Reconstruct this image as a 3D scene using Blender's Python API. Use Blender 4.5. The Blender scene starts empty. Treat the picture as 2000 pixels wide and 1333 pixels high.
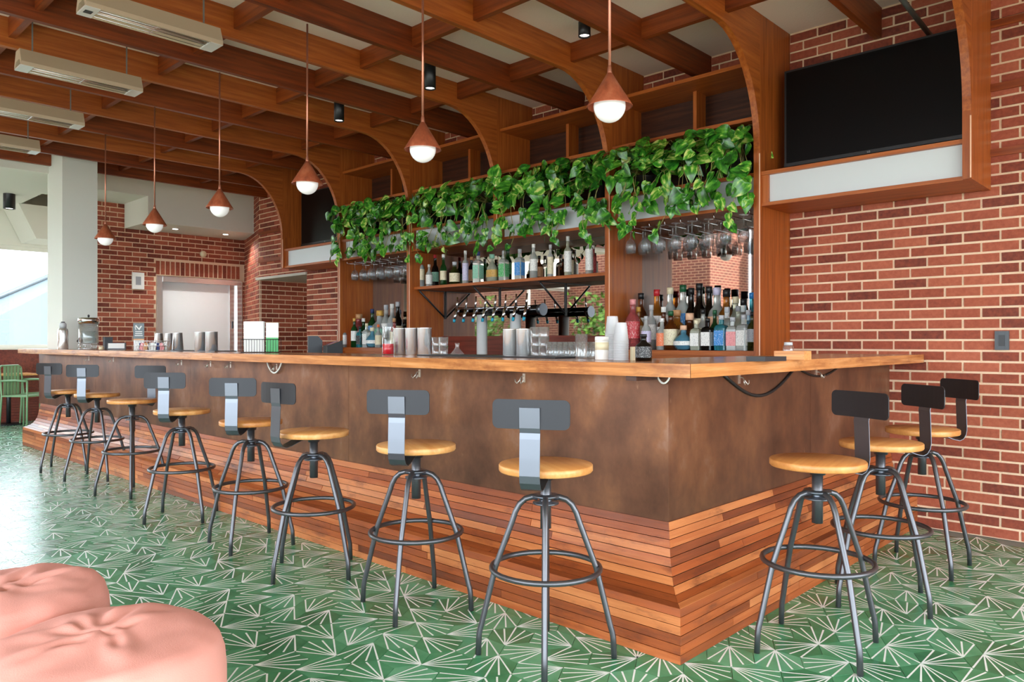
import bpy, bmesh, math, random
from mathutils import Vector, Matrix, noise
R_ = random.Random(7)
PI = math.pi
sc = bpy.context.scene
COL = sc.collection

# ------------------------------------------------------------------ camera
HC, FPX, YAW = 1.2075, 1480.0, math.radians(43.57)
cam_data = bpy.data.cameras.new('camera')
cam_data.sensor_width = 36.0
cam_data.lens = 36.0 * FPX / 2000.0
cam_data.shift_y = (668.0 - 666.5) / 2000.0
cam_data.clip_end = 300
cam = bpy.data.objects.new('camera', cam_data)
COL.objects.link(cam)
cam.location = (0, 0, HC)
cam.rotation_euler = (PI / 2, 0, YAW)
sc.camera = cam

# ------------------------------------------------------------------ sky, exposure
world = bpy.data.worlds.new('sky')
sc.world = world
world.use_nodes = True
wn = world.node_tree
bg = wn.nodes['Background']
bg.inputs['Color'].default_value = (0.82, 0.92, 1.0, 1)
bg.inputs['Strength'].default_value = 1.9
sc.view_settings.view_transform = 'Standard'
sc.view_settings.look = 'None'
sc.view_settings.gamma = 1.0
sc.view_settings.use_curve_mapping = False
sc.view_settings.exposure = 2.45
sc.cycles.use_denoising = True
sc.cycles.max_bounces = 10
sc.cycles.diffuse_bounces = 5
sc.cycles.glossy_bounces = 4
sc.cycles.transmission_bounces = 6
sc.cycles.transparent_max_bounces = 16
sc.cycles.caustics_reflective = False
sc.cycles.caustics_refractive = False

sun_d = bpy.data.lights.new('sun', 'SUN')
sun_d.energy = 4.0
sun_d.color = (1.0, 0.98, 0.96)
sun_d.angle = math.radians(1.0)
sun = bpy.data.objects.new('sun', sun_d)
COL.objects.link(sun)
sun.rotation_euler = (math.radians(20), math.radians(52), 0)

# ------------------------------------------------------------------ measuring helpers
FW = Vector((-math.sin(YAW), math.cos(YAW), 0)); RT = Vector((math.cos(YAW), math.sin(YAW), 0))
def px(u, y):                      # x on the plane y = const seen in picture column u
    d = FW + RT * ((u - 1000) / FPX)
    return d.x / d.y * y
def proj(x, y, z):
    p = Vector((x, y, z - HC)); w = p.dot(FW)
    if w < 0.05: return None
    return (1000 + FPX * p.dot(RT) / w, 668 - FPX * p.z / w, w)
def depth(u, y):
    d = FW + RT * ((u - 1000) / FPX)
    return y / d.y
def zat(u, v, y): return HC + (668 - v) / FPX * depth(u, y)

# ------------------------------------------------------------------ materials
def srgb(r, g, b):
    f = lambda c: (c / 255 / 12.92) if c / 255 <= 0.04045 else ((c / 255 + 0.055) / 1.055) ** 2.4
    return (f(r), f(g), f(b), 1)
def new_mat(name):
    m = bpy.data.materials.new(name); m.use_nodes = True
    nt = m.node_tree; b = nt.nodes['Principled BSDF']
    return m, nt, b
def N(nt, t, **kw):
    n = nt.nodes.new(t)
    for k, v in kw.items(): setattr(n, k, v)
    return n
def plain(name, col, rough=0.5, metal=0.0, spec=0.5, bump=0.0, bscale=60):
    m, nt, b = new_mat(name)
    b.inputs['Base Color'].default_value = col; b.inputs['Roughness'].default_value = rough
    b.inputs['Metallic'].default_value = metal; b.inputs['Specular IOR Level'].default_value = spec
    if bump:
        tc = N(nt, 'ShaderNodeTexCoord'); nz = N(nt, 'ShaderNodeTexNoise'); nz.inputs['Scale'].default_value = bscale
        bp = N(nt, 'ShaderNodeBump'); bp.inputs['Strength'].default_value = bump; bp.inputs['Distance'].default_value = 0.01
        nt.links.new(tc.outputs['Object'], nz.inputs['Vector']); nt.links.new(nz.outputs['Fac'], bp.inputs['Height'])
        nt.links.new(bp.outputs['Normal'], b.inputs['Normal'])
    return m
def ramp(nt, stops):
    r = N(nt, 'ShaderNodeValToRGB'); el = r.color_ramp.elements
    while len(el) < len(stops): el.new(0.5)
    for e, (p, c) in zip(el, stops): e.position = p; e.color = c
    return r
def rand_val(nt):                  # one value per piece: object random plus island random
    oi = N(nt, 'ShaderNodeObjectInfo'); ge = N(nt, 'ShaderNodeNewGeometry')
    a = N(nt, 'ShaderNodeMath', operation='ADD'); f = N(nt, 'ShaderNodeMath', operation='FRACT')
    nt.links.new(oi.outputs['Random'], a.inputs[0]); nt.links.new(ge.outputs['Random Per Island'], a.inputs[1])
    nt.links.new(a.outputs[0], f.inputs[0])
    return f.outputs[0]
def wood(name, cols, axis='x', rough=0.45, scale=1.0, var=0.35, piece=0.0, bump=0.15, stain=None):
    """grain stretched along one axis; cols = dark, mid, light; piece = how far single pieces differ"""
    m, nt, b = new_mat(name); L = nt.links.new
    tc = N(nt, 'ShaderNodeTexCoord'); mp = N(nt, 'ShaderNodeMapping')
    s = {'x': (1.2, 26, 26), 'y': (26, 1.2, 26), 'z': (26, 26, 1.2)}[axis]
    mp.inputs['Scale'].default_value = tuple(v * scale for v in s)
    rv = rand_val(nt)
    cmb = N(nt, 'ShaderNodeCombineXYZ'); mul = N(nt, 'ShaderNodeMath', operation='MULTIPLY'); mul.inputs[1].default_value = 40.0
    L(rv, mul.inputs[0])
    for i in range(3): L(mul.outputs[0], cmb.inputs[i])
    L(cmb.outputs[0], mp.inputs['Location']); L(tc.outputs['Object'], mp.inputs['Vector'])
    nz = N(nt, 'ShaderNodeTexNoise'); nz.inputs['Scale'].default_value = 1.6; nz.inputs['Detail'].default_value = 6; nz.inputs['Roughness'].default_value = 0.65
    L(mp.outputs[0], nz.inputs['Vector'])
    mx = N(nt, 'ShaderNodeMix'); mx.inputs['Factor'].default_value = piece   # float mix: grain <-> piece value
    L(nz.outputs['Fac'], mx.inputs['A']); L(rv, mx.inputs['B'])
    r = ramp(nt, [(0.5 - var / 2, cols[0]), (0.5, cols[1]), (0.5 + var / 2, cols[2])])
    L(mx.outputs['Result'], r.inputs['Fac'])
    out = r.outputs['Color']
    if stain:
        n2 = N(nt, 'ShaderNodeTexNoise'); n2.inputs['Scale'].default_value = stain[1]; n2.inputs['Detail'].default_value = 8
        n2.inputs['Roughness'].default_value = 0.7
        mp3 = N(nt, 'ShaderNodeMapping'); mp3.inputs['Scale'].default_value = {'x': (.3, 1, 1), 'y': (1, .3, 1), 'z': (1, 1, .3)}[axis]
        L(tc.outputs['Object'], mp3.inputs['Vector']); L(mp3.outputs[0], n2.inputs['Vector'])
        r2 = ramp(nt, [(0.54, (0, 0, 0, 1)), (0.72, (1, 1, 1, 1))]); L(n2.outputs['Fac'], r2.inputs['Fac'])
        mc = N(nt, 'ShaderNodeMix', data_type='RGBA'); mc.inputs['B'].default_value = stain[0]
        L(r2.outputs['Color'], mc.inputs['Factor']); L(out, mc.inputs['A']); out = mc.outputs['Result']
    L(out, b.inputs['Base Color'])
    b.inputs['Roughness'].default_value = rough
    bp = N(nt, 'ShaderNodeBump'); bp.inputs['Strength'].default_value = bump; bp.inputs['Distance'].default_value = 0.004
    L(nz.outputs['Fac'], bp.inputs['Height']); L(bp.outputs['Normal'], b.inputs['Normal'])
    return m
def glassy(name, tint, refl=0.12, rough=0.03, alpha=0.8, whiten=0.0):
    """thin glass: tinted see-through plus mirror reflection"""
    m, nt, b = new_mat(name); L = nt.links.new
    nt.nodes.remove(b); out = nt.nodes['Material Output']
    tr = N(nt, 'ShaderNodeBsdfTransparent'); tr.inputs['Color'].default_value = tint
    gl = N(nt, 'ShaderNodeBsdfGlossy'); gl.inputs['Roughness'].default_value = rough
    lw = N(nt, 'ShaderNodeLayerWeight'); lw.inputs['Blend'].default_value = 0.35
    mr = N(nt, 'ShaderNodeMapRange'); mr.inputs['To Min'].default_value = refl; mr.inputs['To Max'].default_value = alpha
    mx = N(nt, 'ShaderNodeMixShader')
    L(lw.outputs['Facing'], mr.inputs['Value']); L(mr.outputs[0], mx.inputs['Fac'])
    L(tr.outputs[0], mx.inputs[1]); L(gl.outputs[0], mx.inputs[2]); last = mx
    if whiten:  # white diffuse mixed in to stand for bright reflections
        df = N(nt, 'ShaderNodeBsdfDiffuse'); df.inputs['Color'].default_value = (.95, .96, .97, 1); last = N(nt, 'ShaderNodeMixShader'); last.inputs['Fac'].default_value = whiten
        L(mx.outputs[0], last.inputs[1]); L(df.outputs[0], last.inputs[2])
    L(last.outputs[0], out.inputs['Surface'])
    return m

M = {}
# reddish mahogany of ceiling and shelving; darker copy paints the ceiling shade
WD = [srgb(78, 29, 6), srgb(126, 54, 14), srgb(156, 76, 27)]
for ax in 'xyz': M['mahogany_' + ax] = wood('mahogany_' + ax, WD, ax, 0.42, 0.9, 0.5, 0.12)
for ax in 'xyz': M['oak_' + ax] = wood('oak_' + ax, [srgb(122, 55, 15), srgb(168, 86, 30), srgb(194, 114, 49)], ax, 0.42, 0.9, 0.5, 0.1)  # the same mahogany, lightened to paint daylight on posts, ribs and shelves
M['dark_wood'] = wood('dark_wood', [srgb(40, 20, 12), srgb(62, 32, 20), srgb(85, 46, 28)], 'x', 0.4)
M['red_wood'] = wood('red_wood', [srgb(82, 32, 24), srgb(112, 46, 34), srgb(130, 58, 42)], 'x', 0.35)
for ax in 'xy':
    M['counter_' + ax] = wood('counter_wood_' + ax, [srgb(136, 76, 38), srgb(200, 132, 76), srgb(228, 172, 116)], ax, 0.2, 1.0, 0.55, 0.1,
                              stain=(srgb(120, 62, 34), 5.0))
    M['plank_' + ax] = wood('plank_wood_' + ax, [srgb(78, 32, 16), srgb(160, 79, 35), srgb(212, 138, 84)], ax, 0.40, 1.0, 0.78, 0.50, 0.35,
                            stain=(srgb(88, 38, 24), 9.0))
M['seat_wood'] = wood('seat_wood', [srgb(190, 118, 58), srgb(216, 150, 84), srgb(234, 182, 118)], 'x', 0.38, 0.7, 0.5, 0.25)
M['table_wood'] = wood('table_wood', [srgb(180, 110, 60), srgb(214, 146, 86), srgb(230, 170, 110)], 'x', 0.4)

def brick_mat(name, dark, mid, light):
    m, nt, b = new_mat(name); L = nt.links.new
    tc = N(nt, 'ShaderNodeTexCoord'); nz = N(nt, 'ShaderNodeTexNoise')
    nz.inputs['Scale'].default_value = 38; nz.inputs['Detail'].default_value = 5; nz.inputs['Roughness'].default_value = 0.7
    ge = N(nt, 'ShaderNodeNewGeometry'); L(ge.outputs['Position'], nz.inputs['Vector'])
    rv = rand_val(nt); mx = N(nt, 'ShaderNodeMix'); mx.inputs['Factor'].default_value = 0.45
    L(nz.outputs['Fac'], mx.inputs['A']); L(rv, mx.inputs['B'])
    r = ramp(nt, [(0.2, dark), (0.48, mid), (0.78, light)]); L(mx.outputs['Result'], r.inputs['Fac'])
    L(r.outputs['Color'], b.inputs['Base Color']); b.inputs['Roughness'].default_value = 0.75
    bp = N(nt, 'ShaderNodeBump'); bp.inputs['Strength'].default_value = 0.5; bp.inputs['Distance'].default_value = 0.004
    L(nz.outputs['Fac'], bp.inputs['Height']); L(bp.outputs['Normal'], b.inputs['Normal'])
    return m
M['brick'] = brick_mat('brick', srgb(96, 38, 25), srgb(148, 68, 45), srgb(182, 98, 70))
M['mortar'] = plain('mortar', srgb(236, 204, 172), 0.9, bump=0.4, bscale=140)
m, nt, b = new_mat('far_brickwork')   # brickwork too far off to tell the bricks apart; indoor shade darkened into its colours
bt = N(nt, 'ShaderNodeTexBrick'); bt.inputs['Color1'].default_value = srgb(104, 46, 34); bt.inputs['Color2'].default_value = srgb(80, 34, 26)
bt.inputs['Mortar'].default_value = srgb(158, 118, 92); bt.inputs['Scale'].default_value = 1.0; bt.inputs['Mortar Size'].default_value = 0.008
bt.inputs['Brick Width'].default_value = 0.2032; bt.inputs['Row Height'].default_value = 0.0677
uvn = N(nt, 'ShaderNodeUVMap'); nt.links.new(uvn.outputs[0], bt.inputs['Vector']); nt.links.new(bt.outputs['Color'], b.inputs['Base Color'])
b.inputs['Roughness'].default_value = 0.85; M['far_brick'] = m

# floor tile: green cement, white inlaid lines
m, nt, b = new_mat('cement_tile'); L = nt.links.new
rv = rand_val(nt); ge = N(nt, 'ShaderNodeNewGeometry'); nz = N(nt, 'ShaderNodeTexNoise'); nz.inputs['Scale'].default_value = 9; nz.inputs['Detail'].default_value = 4
L(ge.outputs['Position'], nz.inputs['Vector']); mx = N(nt, 'ShaderNodeMix'); mx.inputs['Factor'].default_value = 0.45
L(nz.outputs['Fac'], mx.inputs['A']); L(rv, mx.inputs['B'])
r = ramp(nt, [(0.2, srgb(42, 110, 72)), (0.5, srgb(72, 146, 102)), (0.8, srgb(106, 174, 134))]); L(mx.outputs['Result'], r.inputs['Fac'])
L(r.outputs['Color'], b.inputs['Base Color'])
mr = N(nt, 'ShaderNodeMapRange'); mr.inputs['To Min'].default_value = 0.15; mr.inputs['To Max'].default_value = 0.30
L(nz.outputs['Fac'], mr.inputs['Value']); L(mr.outputs[0], b.inputs['Roughness']); b.inputs['Specular IOR Level'].default_value = 0.38
M['tile'] = m
M['tile_line'] = plain('tile_line', srgb(240, 249, 246), 0.35)
M['grout'] = plain('grout', srgb(132, 134, 124), 0.8)

# weathered steel of the bar front
m, nt, b = new_mat('patinated_steel'); L = nt.links.new
tc = N(nt, 'ShaderNodeTexCoord'); mp = N(nt, 'ShaderNodeMapping'); mp.inputs['Scale'].default_value = (1, 1, 0.7); L(tc.outputs['Object'], mp.inputs['Vector'])
n1 = N(nt, 'ShaderNodeTexNoise'); n1.inputs['Scale'].default_value = 3.4; n1.inputs['Detail'].default_value = 9; n1.inputs['Roughness'].default_value = 0.62
n2 = N(nt, 'ShaderNodeTexNoise'); n2.inputs['Scale'].default_value = 34; n2.inputs['Detail'].default_value = 5
mp2 = N(nt, 'ShaderNodeMapping'); mp2.inputs['Scale'].default_value = (1, 1, 0.3); L(tc.outputs['Object'], mp2.inputs['Vector'])
L(mp.outputs[0], n1.inputs['Vector']); L(mp2.outputs[0], n2.inputs['Vector'])
r = ramp(nt, [(0.28, srgb(76, 50, 38)), (0.48, srgb(116, 78, 58)), (0.60, srgb(138, 94, 66)), (0.76, srgb(164, 132, 118))]); L(n1.outputs['Fac'], r.inputs['Fac'])
r2 = ramp(nt, [(0.70, (0, 0, 0, 1)), (0.86, (1, 1, 1, 1))]); L(n2.outputs['Fac'], r2.inputs['Fac'])
mc = N(nt, 'ShaderNodeMix', data_type='RGBA'); mc.inputs['B'].default_value = srgb(176, 138, 108); L(r2.outputs['Color'], mc.inputs['Factor'])
L(r.outputs['Color'], mc.inputs['A']); L(mc.outputs['Result'], b.inputs['Base Color'])
b.inputs['Metallic'].default_value = 0.55; b.inputs['Roughness'].default_value = 0.36; M['patina'] = m

M['white_paint'] = plain('white_paint', srgb(226, 222, 212), 0.8)
M['ceiling_board'] = plain('ceiling_board', srgb(250, 234, 216), 0.9, bump=0.2, bscale=90)
M['plaster'] = plain('plaster', srgb(222, 222, 214), 0.75, bump=0.15, bscale=14)
M['acrylic'] = plain('white_acrylic', srgb(214, 220, 222), 0.25)
M['steel'] = plain('dark_steel', srgb(92, 92, 96), 0.34, 0.75)
M['strap'] = plain('strap_steel', srgb(104, 108, 116), 0.34, 0.85)
M['plate'] = plain('plate_steel', srgb(40, 40, 44), 0.42, 0.4)
M['chrome'] = plain('chrome', srgb(226, 226, 228), 0.16, 1.0)
M['brushed'] = plain('brushed_steel', srgb(236, 236, 236), 0.22, 0.8)
M['tap_steel_lit'] = plain('tap_steel_lit', srgb(244, 244, 244), 0.25, 0.25)  # brushed steel lightened in colour against the shade under the bottle shelf
M['black'] = plain('black_plastic', srgb(22, 22, 25), 0.4)
M['black_gloss'] = plain('black_gloss', srgb(8, 8, 10), 0.12)
M['grey_plastic'] = plain('grey_plastic', srgb(70, 74, 80), 0.45)
M['screen'] = plain('screen', srgb(6, 6, 7), 0.28, 0.0, 0.2)
M['bezel'] = plain('bezel', srgb(34, 35, 38), 0.35)
M['copper'] = wood('copper', [srgb(122, 58, 36), srgb(176, 92, 60), srgb(206, 126, 90)], 'z', 0.36, 0.5, 0.6)
M['copper'].node_tree.nodes['Principled BSDF'].inputs['Metallic'].default_value = 0.35
M['copper_rod'] = plain('copper_rod', srgb(196, 132, 108), 0.35, 0.8)
m, nt, b = new_mat('opal_globe'); b.inputs['Base Color'].default_value = srgb(250, 250, 248); b.inputs['Roughness'].default_value = 0.25
b.inputs['Emission Color'].default_value = (1, 0.99, 0.97, 1); b.inputs['Emission Strength'].default_value = 0.05; M['globe'] = m
m, nt, b = new_mat('lit_lens'); b.inputs['Emission Color'].default_value = (1, 0.95, 0.85, 1); b.inputs['Emission Strength'].default_value = 2.0; M['lens'] = m
M['heater'] = plain('heater_body', srgb(206, 186, 158), 0.4, 0.3)
M['heater_plate'] = plain('heater_plate', srgb(232, 228, 224), 0.35, 0.3)
M['heater_tube'] = plain('heater_tube', srgb(226, 200, 186), 0.25, 0.4)
m, nt, b = new_mat('mirror'); b.inputs['Base Color'].default_value = (0.46, 0.44, 0.41, 1); b.inputs['Metallic'].default_value = 1; b.inputs['Roughness'].default_value = 0.02; M['mirror'] = m
M['window_glass'] = glassy('window_glass', (0.96, 0.98, 0.98, 1), 0.04, 0.0, 0.5)
M['clear_glass'] = glassy('clear_glass', (0.95, 0.96, 0.96, 1), 0.06, 0.06, 0.6, 0.05)
M['stem_glass'] = glassy('stem_glass', (0.88, 0.89, 0.9, 1), 0.05, 0.05, 0.6, 0.05)
M['cup_plastic'] = glassy('cup_plastic', (0.92, 0.93, 0.96, 1), 0.1, 0.2, 0.5, 0.35)
def tinted(name, col, rough=0.06):
    m, nt, b = new_mat(name); b.inputs['Base Color'].default_value = col; b.inputs['Roughness'].default_value = rough
    b.inputs['Transmission Weight'].default_value = 0.65; b.inputs['IOR'].default_value = 1.3; b.inputs['Specular IOR Level'].default_value = 0.8
    return m
for n, c in dict(clear=(232, 235, 230), green=(34, 92, 40), dark=(26, 20, 18), amber=(120, 58, 20), teal=(60, 160, 176), blue=(120, 190, 220),
                 olive=(70, 74, 30), pale=(224, 228, 204), honey=(196, 120, 40), pink=(206, 96, 96)).items():
    M['g_' + n] = tinted(n + '_glass', srgb(*c))
for n, c in dict(white=(236, 234, 228), cream=(226, 214, 180), black=(24, 24, 26), red=(186, 36, 44), gold=(204, 158, 74), green=(70, 170, 96), blue=(44, 134, 206),
                 orange=(236, 116, 60), grey=(150, 152, 156), mint=(150, 206, 180), wood=(196, 146, 100), silver=(190, 192, 196), navy=(40, 56, 104), pink=(232, 150, 150),
                 darkgreen=(24, 84, 50), teal=(40, 160, 190), peach=(236, 186, 150), lav=(206, 200, 226)).items():
    M['p_' + n] = plain(n + '_paint', srgb(*c), 0.4)
def label_mat(name, col, ink):
    m, nt, b = new_mat(name); L = nt.links.new
    tc = N(nt, 'ShaderNodeTexCoord'); mp = N(nt, 'ShaderNodeMapping'); mp.inputs['Scale'].default_value = (260, 260, 110)
    oi = N(nt, 'ShaderNodeObjectInfo'); mu = N(nt, 'ShaderNodeMath', operation='MULTIPLY'); mu.inputs[1].default_value = 30; L(oi.outputs['Random'], mu.inputs[0])
    cb = N(nt, 'ShaderNodeCombineXYZ'); L(mu.outputs[0], cb.inputs[0]); L(mu.outputs[0], cb.inputs[2]); L(cb.outputs[0], mp.inputs['Location'])
    L(tc.outputs['Object'], mp.inputs['Vector'])
    nz = N(nt, 'ShaderNodeTexNoise'); nz.inputs['Scale'].default_value = 0.9; nz.inputs['Detail'].default_value = 1; L(mp.outputs[0], nz.inputs['Vector'])
    r = ramp(nt, [(0.56, col), (0.62, ink)]); L(nz.outputs['Fac'], r.inputs['Fac']); L(r.outputs['Color'], b.inputs['Base Color']); b.inputs['Roughness'].default_value = 0.45
    return m
INK = dict(white=(120, 110, 120), cream=(150, 96, 66), black=(190, 190, 190), red=(240, 220, 210), gold=(110, 70, 30), green=(230, 240, 230), blue=(230, 240, 250), orange=(250, 220, 190), grey=(60, 60, 66),
           mint=(40, 90, 90), wood=(90, 56, 30), navy=(200, 200, 210), pink=(170, 60, 70), peach=(150, 70, 50), lav=(120, 90, 150), teal=(220, 240, 240), silver=(60, 60, 66), darkgreen=(200, 210, 180))
for n in INK: M['l_' + n] = label_mat(n + '_label', tuple(M['p_' + n].node_tree.nodes['Principled BSDF'].inputs['Base Color'].default_value), tuple(.55 * a + .45 * b for a, b in zip(M['p_' + n].node_tree.nodes['Principled BSDF'].inputs['Base Color'].default_value, srgb(*INK[n]))))
M['red_drink'] = plain('red_drink', srgb(206, 16, 40), 0.2)
M['paper'] = plain('paper', srgb(238, 238, 234), 0.8)
M['green_paint'] = plain('sage_green_paint', srgb(124, 160, 120), 0.45)
M['soil_pot'] = plain('pot_black', srgb(28, 26, 26), 0.4)
M['vine'] = plain('vine_stem', srgb(160, 150, 84), 0.5)
M['concrete'] = plain('concrete', srgb(196, 192, 182), 0.85, bump=0.2, bscale=30)
M['roof_metal'] = plain('roof_metal', srgb(58, 68, 75), 0.6)
M['roof_edge'] = plain('roof_edge', srgb(52, 60, 66), 0.6)
M['conduit'] = plain('galvanised_pipe', srgb(140, 142, 136), 0.4, 0.6)
M['cable'] = plain('black_cable', srgb(24, 22, 22), 0.5)
M['hook'] = plain('hook_metal', srgb(206, 200, 190), 0.3, 0.8)

# variegated leaf
m, nt, b = new_mat('pothos_leaf'); L = nt.links.new
tc = N(nt, 'ShaderNodeTexCoord'); mp = N(nt, 'ShaderNodeMapping'); mp.inputs['Scale'].default_value = (30, 12, 14)
oi = N(nt, 'ShaderNodeObjectInfo'); mul = N(nt, 'ShaderNodeMath', operation='MULTIPLY'); mul.inputs[1].default_value = 60; L(oi.outputs['Random'], mul.inputs[0])
cb = N(nt, 'ShaderNodeCombineXYZ')
for i in range(3): L(mul.outputs[0], cb.inputs[i])
L(cb.outputs[0], mp.inputs['Location']); L(tc.outputs['Object'], mp.inputs['Vector'])
nz = N(nt, 'ShaderNodeTexNoise'); nz.inputs['Scale'].default_value = 1.3; nz.inputs['Detail'].default_value = 4; L(mp.outputs[0], nz.inputs['Vector'])
th = N(nt, 'ShaderNodeMapRange'); th.inputs['To Min'].default_value = 0.14; th.inputs['To Max'].default_value = -0.10; L(oi.outputs['Random'], th.inputs['Value'])
ad = N(nt, 'ShaderNodeMath', operation='SUBTRACT'); L(nz.outputs['Fac'], ad.inputs[0]); L(th.outputs[0], ad.inputs[1])
r = ramp(nt, [(0.30, srgb(26, 80, 22)), (0.47, srgb(58, 134, 36)), (0.58, srgb(104, 174, 52)), (0.70, srgb(212, 224, 126))]); L(ad.outputs[0], r.inputs['Fac'])
L(r.outputs['Color'], b.inputs['Base Color']); b.inputs['Roughness'].default_value = 0.26; b.inputs['Specular IOR Level'].default_value = 0.7
M['leaf'] = m
M['fabric'] = plain('salmon_fabric', srgb(224, 154, 140), 0.9, bump=0.10, bscale=260)
M['shrub_leaf'] = plain('shrub_leaf', srgb(82, 122, 36), 0.5)
MAHX, MAHY, MAHZ = M['mahogany_x'], M['mahogany_y'], M['mahogany_z']

# ------------------------------------------------------------------ mesh helpers
class MB:
    def __init__(s): s.v = []; s.f = []; s.m = []; s.sm = []
    def add(s, verts, faces, mi=0, smooth=False):
        o = len(s.v); s.v += [tuple(p) for p in verts]
        for f in faces: s.f.append(tuple(i + o for i in f)); s.m.append(mi); s.sm.append(smooth)
        return s
    def box(s, a, b, mi=0):
        (x0, y0, z0), (x1, y1, z1) = a, b
        v = [(x0, y0, z0), (x1, y0, z0), (x1, y1, z0), (x0, y1, z0), (x0, y0, z1), (x1, y0, z1), (x1, y1, z1), (x0, y1, z1)]
        return s.add(v, [(0, 3, 2, 1), (4, 5, 6, 7), (0, 1, 5, 4), (1, 2, 6, 5), (2, 3, 7, 6), (3, 0, 4, 7)], mi)
    def prism(s, poly, p0, p1, plane, mi=0):
        """poly in the plane's two axes, pushed from p0 to p1 along the third"""
        mk = {'yz': lambda a, b, c: (c, a, b), 'xz': lambda a, b, c: (a, c, b), 'xy': lambda a, b, c: (a, b, c)}[plane]
        n = len(poly); v = [mk(a, b, p0) for a, b in poly] + [mk(a, b, p1) for a, b in poly]
        f = [tuple(range(n))[::-1], tuple(range(n, 2 * n))] + [(i, (i + 1) % n, n + (i + 1) % n, n + i) for i in range(n)]
        return s.add(v, f, mi)
    def lathe(s, prof, c=(0, 0, 0), seg=16, mi=0, smooth=True, capb=True, capt=True, sx=1, sy=1):
        v = []; f = []
        for r, z in prof:
            for i in range(seg):
                a = 2 * PI * i / seg; v.append((c[0] + r * sx * math.cos(a), c[1] + r * sy * math.sin(a), c[2] + z))
        for j in range(len(prof) - 1):
            for i in range(seg):
                i2 = (i + 1) % seg; f.append((j * seg + i, j * seg + i2, (j + 1) * seg + i2, (j + 1) * seg + i))
        s.add(v, f, mi, smooth)
        o = len(s.v) - len(v)
        if capb: s.f.append(tuple(o + i for i in range(seg))[::-1]); s.m.append(mi); s.sm.append(False)
        if capt: s.f.append(tuple(o + (len(prof) - 1) * seg + i for i in range(seg))); s.m.append(mi); s.sm.append(False)
        return s
    def tube(s, path, r, seg=8, mi=0, closed=False, caps=True):
        P = [Vector(p) for p in path]; n = len(P); v = []; f = []
        up = None
        for i in range(n):
            if closed: t = P[(i + 1) % n] - P[i - 1]
            else: t = P[min(i + 1, n - 1)] - P[max(i - 1, 0)]
            t.normalize()
            if up is None:
                up = Vector((0, 0, 1)) if abs(t.z) < 0.9 else Vector((1, 0, 0))
            a = t.cross(up)
            if a.length < 1e-4: a = t.cross(Vector((0, 1, 0)))
            a.normalize(); b = a.cross(t); up = b
            rr = r[i] if isinstance(r, (list, tuple)) else r
            for k in range(seg):
                an = 2 * PI * k / seg; v.append(P[i] + a * (rr * math.cos(an)) + b * (rr * math.sin(an)))
        m_ = n if closed else n - 1
        for i in range(m_):
            j = (i + 1) % n
            for k in range(seg):
                k2 = (k + 1) % seg; f.append((i * seg + k, i * seg + k2, j * seg + k2, j * seg + k))
        s.add(v, f, mi, True)
        o = len(s.v) - len(v)
        if caps and not closed:
            s.f.append(tuple(o + k for k in range(seg))[::-1]); s.m.append(mi); s.sm.append(False)
            s.f.append(tuple(o + (n - 1) * seg + k for k in range(seg))); s.m.append(mi); s.sm.append(False)
        return s
    def xf(s, mat, start=0):
        for i in range(start, len(s.v)): s.v[i] = tuple(mat @ Vector(s.v[i]))
        return s
    def mesh(s, name, mats):
        me = bpy.data.meshes.new(name); me.from_pydata(s.v, [], s.f)
        for m in (mats if isinstance(mats, (list, tuple)) else [mats]): me.materials.append(m)
        me.polygons.foreach_set('material_index', s.m); me.polygons.foreach_set('use_smooth', s.sm)
        me.update(); return me
    def build(s, name, mats, parent=None, loc=None, rz=0.0):
        return ob(name, s.mesh(name, mats), parent, loc, rz)
def ob(name, me, parent=None, loc=None, rz=0.0, rot=None, scale=None):
    o = bpy.data.objects.new(name, me); COL.objects.link(o)
    if parent is not None: o.parent = parent
    if loc is not None: o.location = loc
    if rz: o.rotation_euler = (0, 0, rz)
    if rot is not None: o.rotation_euler = rot
    if scale is not None: o.scale = scale
    return o
def tag(o, label=None, cat=None, group=None, kind=None):
    if label: o['label'] = label
    if cat: o['category'] = cat
    if group: o['group'] = group
    if kind: o['kind'] = kind
    return o
def empty(name, loc=(0, 0, 0), rz=0.0):
    o = bpy.data.objects.new(name, None); COL.objects.link(o); o.location = loc; o.rotation_euler = (0, 0, rz); o.empty_display_size = 0.1
    return o
def thing(name, label, cat, loc=(0, 0, 0), rz=0.0, group=None): return tag(empty(name, loc, rz), label, cat, group)
def struct(o, label): return tag(o, label, None, None, 'structure')
def box(name, a, b, mat, parent=None): return MB().box(a, b).build(name, mat, parent)
def copy_tree(o, parent=None):
    c = o.copy(); COL.objects.link(c); c.parent = parent
    for ch in o.children: copy_tree(ch, c)
    return c
ORD = ['first', 'second', 'third', 'fourth', 'fifth', 'sixth', 'seventh', 'eighth', 'ninth', 'tenth', 'eleventh', 'twelfth', 'thirteenth', 'fourteenth',
       'fifteenth', 'sixteenth', 'seventeenth', 'eighteenth', 'nineteenth', 'twentieth']

def text_mesh(name, body, size, mat, parent, loc, rot, extrude=0.0005, align='LEFT'):
    cu = bpy.data.curves.new(name, 'FONT'); cu.body = body; cu.size = size; cu.extrude = extrude; cu.align_x = align
    tmp = bpy.data.objects.new(name, cu); COL.objects.link(tmp); bpy.context.view_layer.update()
    me = bpy.data.meshes.new_from_object(tmp.evaluated_get(bpy.context.evaluated_depsgraph_get())); bpy.data.objects.remove(tmp)
    me.materials.clear(); me.materials.append(mat)
    return ob(name, me, parent, loc, rot=rot)

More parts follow.
